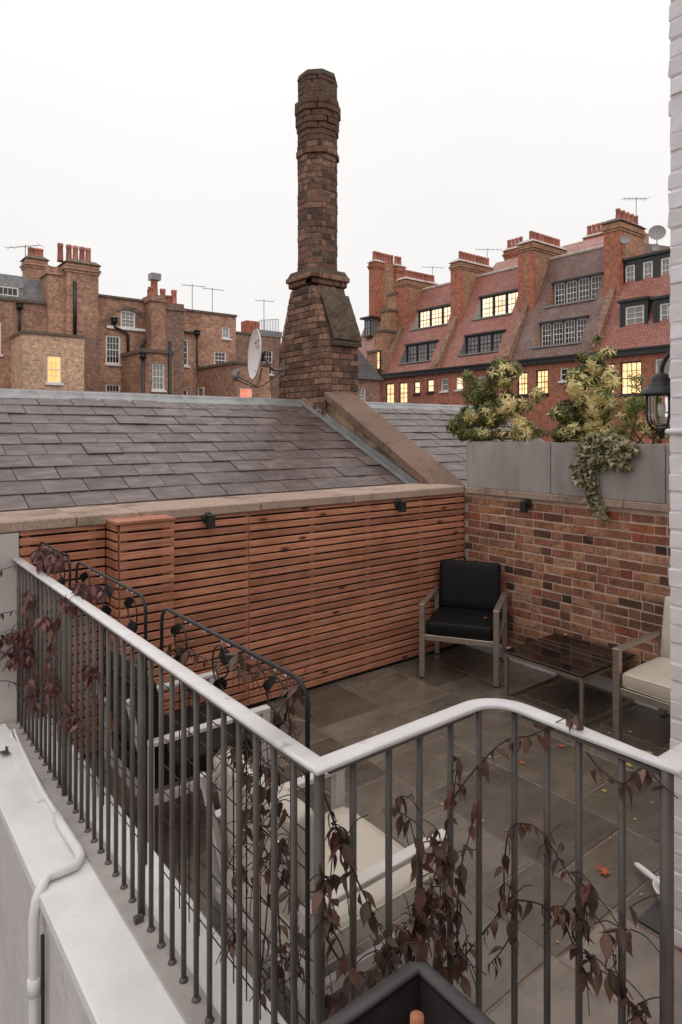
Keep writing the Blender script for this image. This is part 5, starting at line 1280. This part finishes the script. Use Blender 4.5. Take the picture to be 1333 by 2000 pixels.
# --- foreground planter box on the landing
pb = thing('planter_box', 'dark metal planter box with a cut brown stake at the bottom edge', 'planter', (0.70, 0.70, LEDGE))
pu, pv, pz, w, tk = 0.955, 0.958, 0.925, 0.50, 0.016
for nm, (a, b, c, d) in (('side', (pu - w, pu, pv - tk, pv)), ('side', (pu - w, pu, pv - w, pv - w + tk)), ('side', (pu - tk, pu, pv - w + tk, pv - tk)), ('side', (pu - w, pu - w + tk, pv - w + tk, pv - tk))):
    m = MB(); m.cbox(Matrix.Translation(((a + b) / 2, (c + d) / 2, (pz + LEDGE) / 2)), b - a, d - c, pz - LEDGE - 0.012, 0.004); m.build(nm, m_planter, pb)
m = MB(); R_ = 0.028
m.tube([(pu - w, pv - tk/2, pz), (pu - 0.02, pv - tk/2, pz), (pu - tk/2, pv - 0.02, pz), (pu - tk/2, pv - w, pz)], 0.0095, 8, True, 1.5, (0, 0, 1)); m.tube([(pu - tk/2, pv - w + tk/2, pz), (pu - w + tk/2, pv - w + tk/2, pz), (pu - w + tk/2, pv, pz)], 0.0095, 8, True, 1.5, (0, 0, 1)); m.build('rim', m_planter, pb, True)
m = MB(); m.box(pu - w + tk, pu - tk, pv - w + tk, pv - tk, LEDGE, 0.70); m.build('soil', m_soil, pb)
sp_ = on_z(815, 1984, 0.965); m = MB(); m.tube([(sp_.x - 0.01, sp_.y - 0.006, 0.69), (sp_.x, sp_.y, 0.965)], 0.0125, 12); m.build('cut_stake', m_terra, pb, True)

# --- white scoop and black mat by the house corner
s0 = on_z(1241, 1686, 0.03); s1 = on_z(1288, 1724, 0.05); bc = on_z(1322, 1752, 0.03)
sc = thing('white_scoop', 'white plastic scoop with long handle lying on the paving by the house corner', 'scoop', bc)
m = MB(); m.tube([s0, s0.lerp(s1, 0.15), s0.lerp(s1, 0.5), s1, s1.lerp(bc, 0.2)], [0.006, 0.013, 0.015, 0.011, 0.012], 8); m.build('handle', m_white, sc, True)
m = MB(); m.lathe([(0.045, 0.0), (0.075, 0.012), (0.088, 0.045), (0.094, 0.058), (0.088, 0.06), (0.08, 0.045), (0.065, 0.016), (0.01, 0.012)], Matrix.Translation((bc.x, bc.y, 0.004)), 22); m.build('bowl', m_white, sc, True)
mt = MB(); mt.cbox(Matrix.Translation((2.83, 1.295, 0.009)), 0.44, 0.118, 0.014, 0.004); mo = mt.build('door_mat', m_planter); tag(mo, 'dark rectangular mat on the paving against the white house corner', 'mat')

# ================================================================== PLANT TROUGHS ON THE BRICK WALL
def trough(v0, v1, label):
    t = thing('planter_trough', label, 'planter', (BU + 0.1, (v0 + v1) / 2, 1.495), 'zinc troughs on the brick wall')
    u0, u1, z0, z1, tk = BU - 0.03, BU + 0.30, 1.497, 1.925, 0.02
    for (a, b, c, d) in ((u0, u0 + tk, v0, v1), (u1 - tk, u1, v0, v1), (u0 + tk, u1 - tk, v0, v0 + tk), (u0 + tk, u1 - tk, v1 - tk, v1)):
        m = MB(); m.cbox(Matrix.Translation(((a + b) / 2, (c + d) / 2, (z0 + z1) / 2)), b - a, d - c, z1 - z0, 0.003); m.build('side', m_zinc, t)
    MB().box(u0 + tk, u1 - tk, v0 + tk, v1 - tk, z0 + 0.02, z1 - 0.05).build('soil', m_soil, t)
trough(3.188, 4.10, 'grey zinc trough nearest the fence, with a yellow leaved shrub')
trough(2.240, 3.182, 'grey zinc trough in the middle, with ivy spilling over its front')
trough(1.30, 2.234, 'grey zinc trough mostly hidden behind the white house corner')

# ================================================================== FOLIAGE
def leaf_mesh(name, mat, L=1.0, W=0.42, droop=0.35, fold=0.12, n=5):
    """ovate pointed leaf along +X, folded on its midrib and curving down"""
    vs = []; fs = []
    prof = [0.0, 0.55, 0.92, 1.0, 0.84, 0.5, 0.17, 0.0]; n = 7
    for i in range(n + 1):
        t = i / n; x = L * t * (1 - 0.12 * droop * t); z = -droop * L * t * t
        w = W * L * 0.5 * prof[i]
        vs += [(x, 0, z), (x, w, z + fold * w), (x, -w, z + fold * w)]
    for i in range(n):
        a = 3 * i; b = a + 3
        fs += [(a, b, b + 1, a + 1), (a, a + 2, b + 2, b)]
    return mesh_of(name, vs, fs, mat, True)
vl = [leaf_mesh('leaf', m_vleaf, 1, w, d, f) for w, d, f in ((0.42, 0.25, 0.3), (0.48, 0.5, 0.25), (0.38, 0.4, 0.5), (0.5, 0.1, 0.35), (0.36, 0.7, 0.3), (0.3, 1.0, 0.7), (0.46, -0.25, 0.6))]
vr = [leaf_mesh('leaf', m_vred, 1, w, d, f) for w, d, f in ((0.36, 0.25, 0.3), (0.40, 0.5, 0.25), (0.34, 0.4, 0.5), (0.44, 0.1, 0.35))]
def leaf_at(par, meshes, p, az, pitch, roll, L, name='leaf'):
    M = Matrix.Translation(p) @ Matrix.Rotation(az, 4, 'Z') @ Matrix.Rotation(pitch, 4, 'Y') @ Matrix.Rotation(roll, 4, 'X') @ Matrix.Scale(L, 4)
    return inst(name, rnd.choice(meshes), M, par)
def vine(label, stems, clusters, meshes, lmin, lmax, loc, maxn=298, step=0.05, sr=0.0028, group='climbing vines on the balustrades'):
    t = thing('climbing_vine', label, 'vine', loc, group); n = 0
    sm = MB(); leaves = []
    for pts in stems:
        P = smooth_path(pts)
        sm.tube(P, [sr * (1 - 0.55 * i / len(P)) for i in range(len(P))], 5)
        acc = 0; flip = 1
        for a, b in zip(P, P[1:]):
            acc += (b - a).length
            if acc > step:
                acc = rnd.uniform(-0.4, 0.3) * step; d = (b - a); az0 = rnd.uniform(0, 6.28)
                for s_ in (0, math.pi * rnd.uniform(0.8, 1.2)):
                    if rnd.random() < 0.88:
                        leaves.append((b, az0 + s_, rnd.uniform(0.3, 1.35), rnd.uniform(-0.6, 0.6)))
    for (c, ru, rv, rz, k) in clusters:
        for _ in range(k):
            while True:
                x, y, z = (rnd.uniform(-1, 1) for _ in range(3))
                if x*x + y*y + z*z < 1: break
            p = Vector(c) + Vector((x * ru, y * rv, z * rz))
            az = rnd.uniform(0, 6.28); k2 = rnd.choice((1, 2, 3))
            for q_ in range(k2): leaves.append((p, az + q_ * 2.1 + rnd.uniform(-.4, .4), rnd.uniform(0.35, 1.4), rnd.uniform(-0.7, 0.7)))
            if rnd.random() < 0.75:
                o = Vector((rnd.uniform(-.07, .07), rnd.uniform(-.07, .07), rnd.uniform(-.12, .05)))
                sm.tube(smooth_path([p, p + o * 0.5 + Vector((0, 0, 0.012)), p + o], 3), sr * 0.5, 4, False)
    sm.build('stem', m_stem, t, True)
    rnd.shuffle(leaves)
    for (p, az, pi_, ro) in leaves[:maxn]:
        leaf_at(t, meshes, p, az, pi_, ro, rnd.uniform(lmin, lmax))
    return t
f = lambda x, y, v=1.135: on_v(x, y, v)          # front run of the corner balustrade
s_ = lambda x, y, u=1.425: on_u(x, y, u)          # its run towards the house
l_ = lambda x, y, u=0.90: on_u(x, y, u)           # long balustrade / trellis
tr = lambda x, y, u=0.955: on_u(x, y, u)
vine('dark brown vine straggling over the right half of the corner balustrade',
     [[s_(905,1870), s_(950,1815), s_(982,1765), s_(986,1680), s_(1000,1615), s_(1050,1618), s_(1100,1690), s_(1150,1770), s_(1190,1830), s_(1205,1900), s_(1245,1990)],
      [s_(1010,1758), s_(1050,1764), s_(1095,1790), s_(1125,1850), s_(1175,1880), s_(1225,1950), s_(1262,2010)],
      [f(885,1560), f(930,1500), f(985,1448), s_(1040,1436), s_(1085,1412), s_(1118,1396)],
      [s_(1145,1468), s_(1175,1505), s_(1218,1530), s_(1255,1500), s_(1290,1530), s_(1325,1560)],
      [s_(985,1765), s_(1005,1800), s_(985,1850), s_(960,1880)]],
     [(s_(1080,1645), .02, .03, .02, 3), (s_(1112,1785), .025, .05, .035, 8), (s_(1135,1730), .02, .04, .03, 4), (s_(1160,1880), .025, .05, .04, 8), (s_(1225,1800), .02, .03, .04, 5), (s_(1240,1960), .02, .03, .03, 5), (s_(1000,1760), .02, .03, .02, 4), (s_(1125,1400), .01, .02, .012, 4)],
     vl, 0.030, 0.064, (1.42, 0.9, LEDGE), step=0.034)
vine('dense brown vine climbing the middle bars above the planter box',
     [[f(850,1960), f(862,1850), f(868,1740), f(870,1640), f(885,1560), f(895,1480)], [f(800,1960), f(812,1850), f(822,1760), f(818,1680), f(800,1600)],
      [f(905,1930), f(893,1820), f(900,1700), f(915,1640), f(935,1560)], [f(735,1960), f(752,1880), f(790,1830), f(840,1800)]],
     [(f(865,1650), .035, .03, .05, 13), (f(850,1760), .055, .04, .06, 30), (f(800,1820), .05, .04, .04, 18), (f(880,1850), .05, .04, .06, 22), (f(760,1880), .04, .04, .04, 12), (f(830,1900), .06, .04, .04, 16), (f(790,1570), .02, .02, .03, 4)],
     vl, 0.030, 0.062, (1.1, 1.13, LEDGE), step=0.03)
vine('thin brown vine beside the corner post of the balustrade',
     [[f(632,1548), f(655,1610), f(690,1700), f(722,1770), f(752,1830)], [f(625,1700), f(650,1720), f(690,1700)], [f(632,1820), f(660,1870), f(690,1900), f(740,1895)], [f(625,1690), f(640,1790), f(668,1850), f(690,1915)]],
     [(f(668,1610), .02, .02, .03, 5), (f(665,1650), .02, .02, .03, 5), (f(645,1710), .02, .02, .02, 4), (f(650,1780), .02, .02, .02, 4), (f(655,1960), .03, .03, .03, 7)],
     vl, 0.036, 0.058, (0.9, 1.13, LEDGE), step=0.04)
vine('tangled brown vine on the trellis next to the corner post',
     [[tr(560,1990), tr(548,1850), tr(540,1700), tr(530,1560), tr(520,1440)], [tr(500,1990), tr(520,1800), tr(530,1650), tr(545,1520)], [tr(320,1290), tr(360,1270), tr(410,1290), tr(470,1295), tr(530,1310), tr(590,1345)],
      [tr(420,1300), tr(440,1360), tr(470,1420), tr(500,1500)], [tr(560,1340), tr(565,1400), tr(570,1460), tr(590,1520)]],
     [(tr(490,1480), .04, .14, .06, 22), (tr(470,1700), .04, .10, .08, 14), (tr(520,1540), .04, .10, .09, 34), (tr(540,1690), .04, .09, .10, 36), (tr(500,1600), .04, .08, .07, 20), (tr(560,1860), .04, .06, .07, 24), (tr(455,1820), .03, .05, .03, 12), (tr(480,1290), .03, .10, .03, 14), (tr(570,1350), .03, .06, .03, 8), (tr(560,1415), .03, .05, .03, 8), (tr(350,1265), .03, .07, .02, 8), (l_(385,1340), .03, .04, .02, 6)],
     vl, 0.030, 0.062, (0.95, 1.8, LEDGE), step=0.045)
o_ = lambda x, y, u=0.80: on_u(x, y, u)           # outer side of the long balustrade
vine('maroon creeper massed where the long balustrade meets the pale wall',
     [[l_(50,1400), l_(55,1300), l_(60,1200), l_(75,1120), l_(95,1070)], [on_v(-25,1120,4.05), on_v(20,1108,4.05), l_(50,1100)], [on_v(-25,1205,4.05), on_v(20,1195,4.03), l_(45,1190)], [on_v(-25,1285,4.04), on_v(10,1275,4.0), l_(48,1280)], [on_v(-25,1335,4.05), on_v(15,1330,4.02), l_(45,1345)]],
     [(o_(48,1250), .05, .12, .16, 44), (o_(30,1265), .05, .1, .10, 26), (o_(55,1170), .04, .1, .06, 14), (on_v(8,1250,4.03), .10, .04, .07, 20), (o_(65,1350), .03, .12, .06, 14), (o_(95,1215), .03, .10, .03, 12)],
     vr, 0.036, 0.072, (0.85, 3.9, LEDGE), step=0.06)
vine('maroon leaf sprays topping the far end of the long handrail',
     [[l_(60,1090), l_(80,1070), l_(110,1080), l_(135,1100)], [l_(140,1150), l_(170,1145), l_(200,1155)], [o_(85,1400), o_(88,1330), o_(110,1220), o_(130,1160)]],
     [(l_(98,1085), .06, .22, .045, 60), (l_(178,1150), .05, .13, .03, 30), (o_(85,1330), .03, .16, .04, 12), (o_(105,1340), .03, .08, .03, 10), (o_(135,1400), .03, .10, .04, 14), (o_(175,1310), .02, .10, .02, 8), (o_(130,1175), .02, .08, .02, 8)],
     vr, 0.034, 0.072, (0.9, 3.5, LEDGE), step=0.05)

# ================================================================== WIRE TRELLIS PANELS
def trellis(v0, v1, top, label, seed):
    r2 = random.Random(seed); U = 0.955; rad = 0.06
    t = thing('wire_trellis', label, 'trellis', (U, (v0 + v1) / 2, LEDGE), 'black wire trellises behind the balustrade')
    path = [(U, v0, LEDGE + 0.005), (U, v0, top - rad)] + [(U, v0 + rad - rad * math.cos(a), top - rad + rad * math.sin(a)) for a in [i * math.pi / 10 for i in range(1, 6)]]
    path += [(U, v1 - rad + rad * math.sin(a), top - rad + rad * math.cos(a)) for a in [i * math.pi / 10 for i in range(0, 6)]] + [(U, v1, LEDGE + 0.005)]
    m = MB(); m.tube(path, 0.0065, 8); m.build('frame', m_iron, t, True)
    mesh_top = top - 0.17
    n = int((v1 - v0) / 0.075)
    for i in range(1, n):
        v = v0 + (v1 - v0) * i / n
        m = MB(); m.tube([(U, v, LEDGE + 0.01), (U, v, mesh_top)], 0.0022, 5); m.build('upright_wire', m_iron, t)
    z = LEDGE + 0.06
    while z < mesh_top + 0.01:
        m = MB(); m.tube([(U + 0.004, v0, z), (U + 0.004, v1, z)], 0.0022 if z < mesh_top - 0.05 else 0.004, 5); m.build('cross_wire', m_iron, t); z += 0.098
    m = MB(); m.tube([(U, v0, mesh_top), (U, v1, mesh_top)], 0.004, 6); m.build('cross_wire', m_iron, t)
    k = max(2, round((v1 - v0) / 0.3)); w = (v1 - v0) / k
    for i in range(k):          # scrolls with beaten metal leaves
        vc = v0 + w * (i + 0.5); sgn = 1 if i % 2 else -1; pts = []
        for j in range(19):
            a = -1.3 + j * 0.33; rr = 0.075 - 0.0021 * j
            pts.append((U, vc + sgn * rr * math.cos(a) * 0.9, mesh_top + 0.085 + rr * math.sin(a)))
        m = MB(); m.tube([(U, vc - sgn * 0.02, mesh_top)] + pts, 0.003, 6); m.build('scroll', m_iron, t, True)
        e_ = Vector(pts[-1]); lm = leaf_mesh('metal_leaf', m_iron, 0.075, 0.6, 0.15, 0.2)
        inst('metal_leaf', lm, Matrix.Translation(e_) @ Matrix.Rotation(math.pi / 2 * sgn, 4, 'Z') @ Matrix.Rotation(1.2, 4, 'Y') @ Matrix.Rotation(r2.uniform(-.6, .6), 4, 'X'), t)
        inst('metal_leaf', lm, Matrix.Translation(Vector(pts[9])) @ Matrix.Rotation(-math.pi / 2 * sgn, 4, 'Z') @ Matrix.Rotation(0.9, 4, 'Y'), t)
    # rain drops hanging under the top bar
    for i in range(9):
        v = r2.uniform(v0 + 0.08, v1 - 0.08); m = MB(); m.lathe([(0.0006, 0.004), (0.0026, 0.0), (0.003, -0.003), (0.0018, -0.0055)], Matrix.Translation((U, v, top - 0.0085)), 7); m.build('rain_drop', m_white, t, True)
trellis(1.356, 2.285, 1.378, 'black wire trellis nearest the corner post, entwined with vine', 1)
trellis(2.44, 3.338, 1.378, 'black wire trellis in the middle of the long balustrade', 2)
trellis(3.45, 4.07, 1.378, 'black wire trellis at the wall end, smothered in maroon leaves', 3)

# ================================================================== SHRUBS AND IVY
def palm_leaf(mat, k, L, W, seed):
    r2 = random.Random(seed); vs = []; fs = []
    for i in range(k):
        a = (i / k) * 2 * math.pi + r2.uniform(-.35, .35); el = r2.uniform(-0.5, 0.45); l = L * r2.uniform(0.75, 1.15)
        d = Vector((math.cos(a) * math.cos(el), math.sin(a) * math.cos(el), math.sin(el))); sd = Vector((-math.sin(a), math.cos(a), 0)) * (W * l)
        dn = Vector((0, 0, -0.25 * l)); n = len(vs)
        vs += [(0, 0, 0), tuple(d * l * 0.45 + sd), tuple(d * l + dn), tuple(d * l * 0.45 - sd), tuple(d * l * 0.5 + Vector((0, 0, -0.03 * l)))]
        fs += [(n, n+4, n+1), (n+1, n+4, n+2), (n, n+3, n+4), (n+3, n+2, n+4)]
    return vs, fs
def shrub(label, lumps, dens, yfrac, loc, L=0.058, W=0.115, seed=1, group='shrubs in the zinc troughs', stems=6):
    r2 = random.Random(seed)
    t = thing('shrub', label, 'shrub', loc, group)
    ym = [mesh_of('leaf', *palm_leaf(m_chy, 8, L * 1.1, W, seed + i), m_chy) for i in range(3)]
    gm = [mesh_of('leaf', *palm_leaf(m_chg, 7, L, W, seed + 10 + i), m_chg) for i in range(3)]
    spots = []
    for (c, r, k) in lumps:
        r = tuple(x * 1.32 for x in r); sub_ = [(Vector((r2.gauss(0, .5), r2.gauss(0, .5), r2.gauss(0, .5))), r2.uniform(.25, .55)) for _ in range(7)]
        for _ in range(int(k * dens)):
            if r2.random() < 0.5:
                o_, k_ = r2.choice(sub_); d = Vector((r2.gauss(0, 1), r2.gauss(0, 1), r2.gauss(0, 1))).normalized(); w_ = o_ + d * k_ * r2.uniform(.3, 1)
                spots.append((Vector(c) + Vector((w_.x * r[0], w_.y * r[1], w_.z * r[2])), (w_.normalized() + d).normalized(), min(1.0, max(w_.length, 0.5)))); continue
            while True:
                d = Vector((r2.gauss(0, 1), r2.gauss(0, 1), r2.gauss(0, 1)))
                if d.length > 0.1: break
            d.normalize(); rr = r2.uniform(0.35, 1.0) ** 0.6
            p = Vector(c) + Vector((d.x * r[0], d.y * r[1], d.z * r[2])) * rr
            spots.append((p, d, rr))
    mass = MB(); cnt = 0
    spots.sort(key=lambda q: (q[0] - Vector((0, 0, 2))).length - 0.35 * q[2])
    for i, (p, d, rr) in enumerate(spots):
        M = Matrix.Translation(p) @ d.to_track_quat('Z', 'Y').to_matrix().to_4x4() @ Matrix.Rotation(r2.uniform(0, 6.28), 4, 'Z') @ Matrix.Scale(r2.uniform(0.7, 1.2), 4)
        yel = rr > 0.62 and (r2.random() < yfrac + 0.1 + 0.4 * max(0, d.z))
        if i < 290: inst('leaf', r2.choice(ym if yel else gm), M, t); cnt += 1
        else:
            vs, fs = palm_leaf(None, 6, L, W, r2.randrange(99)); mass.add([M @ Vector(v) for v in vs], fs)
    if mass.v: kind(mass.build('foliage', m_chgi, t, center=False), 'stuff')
    for i in range(stems):
        (c, r, k) = lumps[i % len(lumps)]; b = Vector((loc[0] + r2.uniform(-.06, .06), loc[1] + r2.uniform(-.12, .12), 1.88)); e_ = Vector(c) + Vector((r2.uniform(-.5, .5) * r[0], r2.uniform(-.5, .5) * r[1], 0.3 * r[2]))
        m = MB(); m.tube(smooth_path([b, b.lerp(e_, 0.5) + Vector((r2.uniform(-.04, .04), r2.uniform(-.04, .04), 0.02)), e_], 4), [0.006 - 0.0004 * j for j in range(9)], 6); m.build('branch', m_stem, t, True)
    return t
PU = BU + 0.12
p_ = lambda x, y, u=PU: on_u(x, y, u)
shrub('yellow and green leaved shrub in the trough nearest the fence',
      [(p_(978,735), (.11,.12,.09), 90), (p_(935,768), (.13,.14,.13), 120), (p_(907,825), (.12,.10,.09), 100), (p_(955,815), (.13,.15,.12), 120), (p_(1000,795), (.11,.10,.11), 70), (p_(1020,835), (.09,.09,.07), 40), (p_(1050,772), (.03,.03,.06), 9), (p_(930,850,PU-.1), (.08,.16,.05), 60), (p_(1000,850,PU-.04), (.08,.2,.04), 50), (p_(905,845,PU-.1), (.06,.06,.06), 30), (p_(975,710), (.05,.05,.05), 16)], 3.0, 0.42, (PU, 3.65, 1.88), seed=4)
shrub('bright yellow leaved shrub above the trailing ivy',
      [(p_(1160,712), (.08,.08,.09), 60), (p_(1140,755), (.12,.12,.11), 115), (p_(1112,808), (.11,.10,.08), 80), (p_(1168,790), (.13,.11,.13), 120), (p_(1140,835), (.12,.18,.07), 90), (p_(1192,740), (.06,.06,.08), 26), (p_(1190,690), (.03,.03,.03), 7), (p_(1090,808), (.04,.03,.04), 14), (p_(1110,848,PU-.05), (.08,.14,.05), 60), (p_(1165,850), (.08,.14,.05), 50), (p_(1130,735), (.08,.08,.06), 40)], 3.0, 0.5, (PU, 2.95, 1.88), L=0.06, seed=8)
shrub('loose green shrub beside the black lantern',
      [(p_(1225,810), (.10,.10,.12), 55), (p_(1255,790), (.10,.09,.10), 45), (p_(1280,830), (.09,.09,.09), 45), (p_(1245,745), (.05,.05,.06), 10), (p_(1300,760), (.08,.08,.10), 25), (p_(1210,850), (.08,.10,.04), 25)], 1.4, 0.12, (PU, 2.5, 1.88), L=0.055, seed=12)
def ivy_leaf(L, seed):
    r2 = random.Random(seed)
    pts = [(0, 0), (0.35, 0.5), (0.5, 0.25), (1.0, 0.0), (0.5, -0.25), (0.35, -0.5)]
    return [(x * L, y * L * r2.uniform(0.8, 1.2), (0.12 * abs(y) - 0.1 * x) * L) for x, y in pts], [(0, 2, 1), (0, 3, 2), (0, 4, 3), (0, 5, 4)]
iv = thing('trailing_ivy', 'variegated ivy spilling over the front of the middle trough', 'ivy', p_(1185, 870, BU - 0.03))
ims = [mesh_of('leaf', *ivy_leaf(0.05, i), m_ivy) for i in range(4)]; imass = MB(); spots = []
IU = BU - 0.055
blobs = [((1180,858),.15,.05,170),((1205,868),.12,.05,100),((1220,878),.09,.06,90),((1150,880),.09,.07,100),((1215,905),.07,.035,60),((1135,915),.055,.05,70),((1160,905),.08,.045,70),((1190,895),.08,.04,60),((1150,940),.06,.05,70),((1158,970),.045,.05,60),((1172,995),.035,.035,40),((1183,1008),.025,.02,14),((1128,930),.03,.04,25)]
for (pp_, rv_, rz_, k) in blobs:
    c = on_u(pp_[0], pp_[1], IU if pp_[1] > 870 else BU - 0.03)
    for _ in range(int(k * 1.7)):
        while True:
            a, b, d = (rnd.uniform(-1, 1) for _ in range(3))
            if a*a + b*b + d*d < 1: break
        spots.append(c + Vector((d * 0.05, a * rv_ * 1.3, b * rz_ * 1.3)))
rnd.shuffle(spots)
for i, p in enumerate(spots):
    M = Matrix.Translation(p) @ Matrix.Rotation(math.pi + rnd.uniform(-1.3, 1.3), 4, 'Z') @ Matrix.Rotation(rnd.uniform(0.1, 1.4), 4, 'Y') @ Matrix.Rotation(rnd.uniform(-.8, .8), 4, 'X') @ Matrix.Scale(rnd.uniform(0.6, 1.15), 4)
    if i < 290: inst('leaf', rnd.choice(ims), M, iv)
    else:
        vs, fs = ivy_leaf(0.05, i); imass.add([M @ Vector(v) for v in vs], fs)
kind(imass.build('leaves', m_ivyi, iv, center=False), 'stuff')
for k in range(5):
    m = MB(); m.tube(smooth_path([on_u(1165 + 8*k, 860, BU + 0.05), on_u(1155 + 8*k, 875, BU - 0.04), on_u(1140 + 8*k, 910, IU), on_u(1148 + 6*k, 950, IU), on_u(1165 + 4*k, 990, IU)], 5), 0.0022, 5); m.build('stem', m_stem, iv, True)
# strappy grass at the end of the middle trough
gt = thing('grass_tuft', 'brownish strappy plant beneath the black lantern', 'plant', p_(1290, 862))
for k in range(16):
    b = p_(1286 + rnd.uniform(-8, 8), 866); e_ = b + Vector((rnd.uniform(-.12, .05), rnd.uniform(-.08, .14), rnd.uniform(.08, .24)))
    m = MB(); mid = b.lerp(e_, 0.55) + Vector((0, 0, 0.03)); w = Vector((0.003, 0.004, 0))
    m.add([b - w, b + w, mid + w, mid - w, e_], [(0, 1, 2, 3), (3, 2, 4)]); m.build('blade', m_brownleaf if k % 3 else m_chg, gt)

# ================================================================== FALLEN LEAVES
def maple(L, seed):
    r2 = random.Random(seed); pts = [(0, 0, 0)]; k = 11
    for i in range(k):
        a = -2.4 + 4.8 * i / (k - 1); r = L * (1.0 if i % 2 == 0 else 0.52) * r2.uniform(0.85, 1.1) * (1 - 0.18 * abs(a) / 2.4)
        pts.append((r * math.cos(a), r * math.sin(a), r2.uniform(0.02, 0.25) * L))
    return pts, [(0, i, i + 1) for i in range(1, k)]
fall = [(1176,1702,m_lred,.045,'bright red fallen leaf on the paving between the front bars'),(1262,1472,m_lyel,.05,'large yellow fallen leaf on the paving by the handrail end'),(1228,1495,m_lyel,.03,'small yellow fallen leaf below the handrail end'),
  (1098,1458,m_lred,.03,'red fallen leaf on the paving just beyond the handrail'),(1020,1490,m_lred,.025,'small red fallen leaf beyond the bent handrail'),(1084,1333,m_brownleaf,.035,'brown fallen leaf under the coffee table'),
  (1068,1340,m_lred,.035,'dull red fallen leaf under the coffee table'),(1035,1322,m_lred,.025,'red fallen leaf between armchair and coffee table'),(1008,1366,m_brownleaf,.03,'brown fallen leaf at the foot of the coffee table'),(1180,1545,m_lyel,.02,'tiny yellow fallen leaf behind the right bars'),
  (865,1570,m_lyel,.014,'pale speck of leaf on the paving behind the front bars'),(718,1333,m_brownleaf,.03,'curled brown leaf at the foot of the fence'),(840,1285,m_brownleaf,.03,'brown leaf at the fence beside the black armchair'),(1232,1430,m_lyel,.022,'yellow leaf near the cream armchair leg'),(1190,1432,m_lyel,.018,'small yellow leaf between table and cream armchair'),
  (1240,1600,m_lyel,.012,'pale leaf scrap on the paving near the thick end post'),(930,1375,m_lred,.014,'tiny red scrap of leaf in front of the black armchair')]
for i, (x, y, mt_, L, lb) in enumerate(fall):
    p = on_z(x, y, 0.006); vs, fs = maple(L, i)
    o = inst('fallen_leaf', mesh_of('fallen_leaf', vs, fs, mt_), Matrix.Translation(p) @ Matrix.Rotation(rnd.uniform(0, 6.28), 4, 'Z'), None); tag(o, lb, 'leaf', 'fallen leaves')
vs, fs = maple(0.022, 77); o = inst('fallen_leaf', mesh_of('fallen_leaf', vs, fs, m_lyel), Matrix.Translation(on_z(1105, 1240, TZ + 0.006)), None); tag(o, 'pale yellow fallen leaf on the black table top', 'leaf', 'fallen leaves')
vs, fs = maple(0.02, 78); o = inst('fallen_leaf', mesh_of('fallen_leaf', vs, fs, m_lred), Matrix.Translation(on_z(948, 1207, 0.475)), None); tag(o, 'pinkish fallen leaf on the seat of the corner armchair', 'leaf', 'fallen leaves')
vs, fs = maple(0.075, 79); o = inst('fallen_leaf', mesh_of('fallen_leaf', vs, fs, m_lgreen), Matrix.Translation(on_z(22, 1470, LEDGE + 0.006)) @ Matrix.Rotation(2.2, 4, 'Z'), None); tag(o, 'dark green fallen leaf on the white ledge beside the pipe', 'leaf', 'fallen leaves')

# small scraps of leaf and grit too many to count, strewn on the wet paving
lt = MB()
for _ in range(150):
    u_, v_ = rnd.uniform(1.7, 4.6), rnd.uniform(0.9, 4.0); a = rnd.uniform(0, 6.28); l_1 = rnd.uniform(0.004, 0.014); w_1 = l_1 * rnd.uniform(0.25, 0.6)
    d_ = Vector((math.cos(a), math.sin(a), 0)); e_ = Vector((-d_.y, d_.x, 0)); b_1 = Vector((u_, v_, 0.004))
    lt.add([b_1 - d_ * l_1, b_1 + e_ * w_1 + Vector((0, 0, .002)), b_1 + d_ * l_1 + Vector((0, 0, .003)), b_1 - e_ * w_1], [(0, 1, 2, 3)])
lo_ = lt.build('leaf_litter', leafy('leaf_scrap', [(0, (0.45, 0.36, 0.22)), (0.5, (0.28, 0.12, 0.06)), (0.8, (0.55, 0.45, 0.28)), (1, (0.6, 0.55, 0.48))], 0.6, 0.1, byobj=False)); kind(lo_, 'stuff', 'tiny leaf scraps strewn over the wet paving'); lo_['category'] = 'leaf litter'
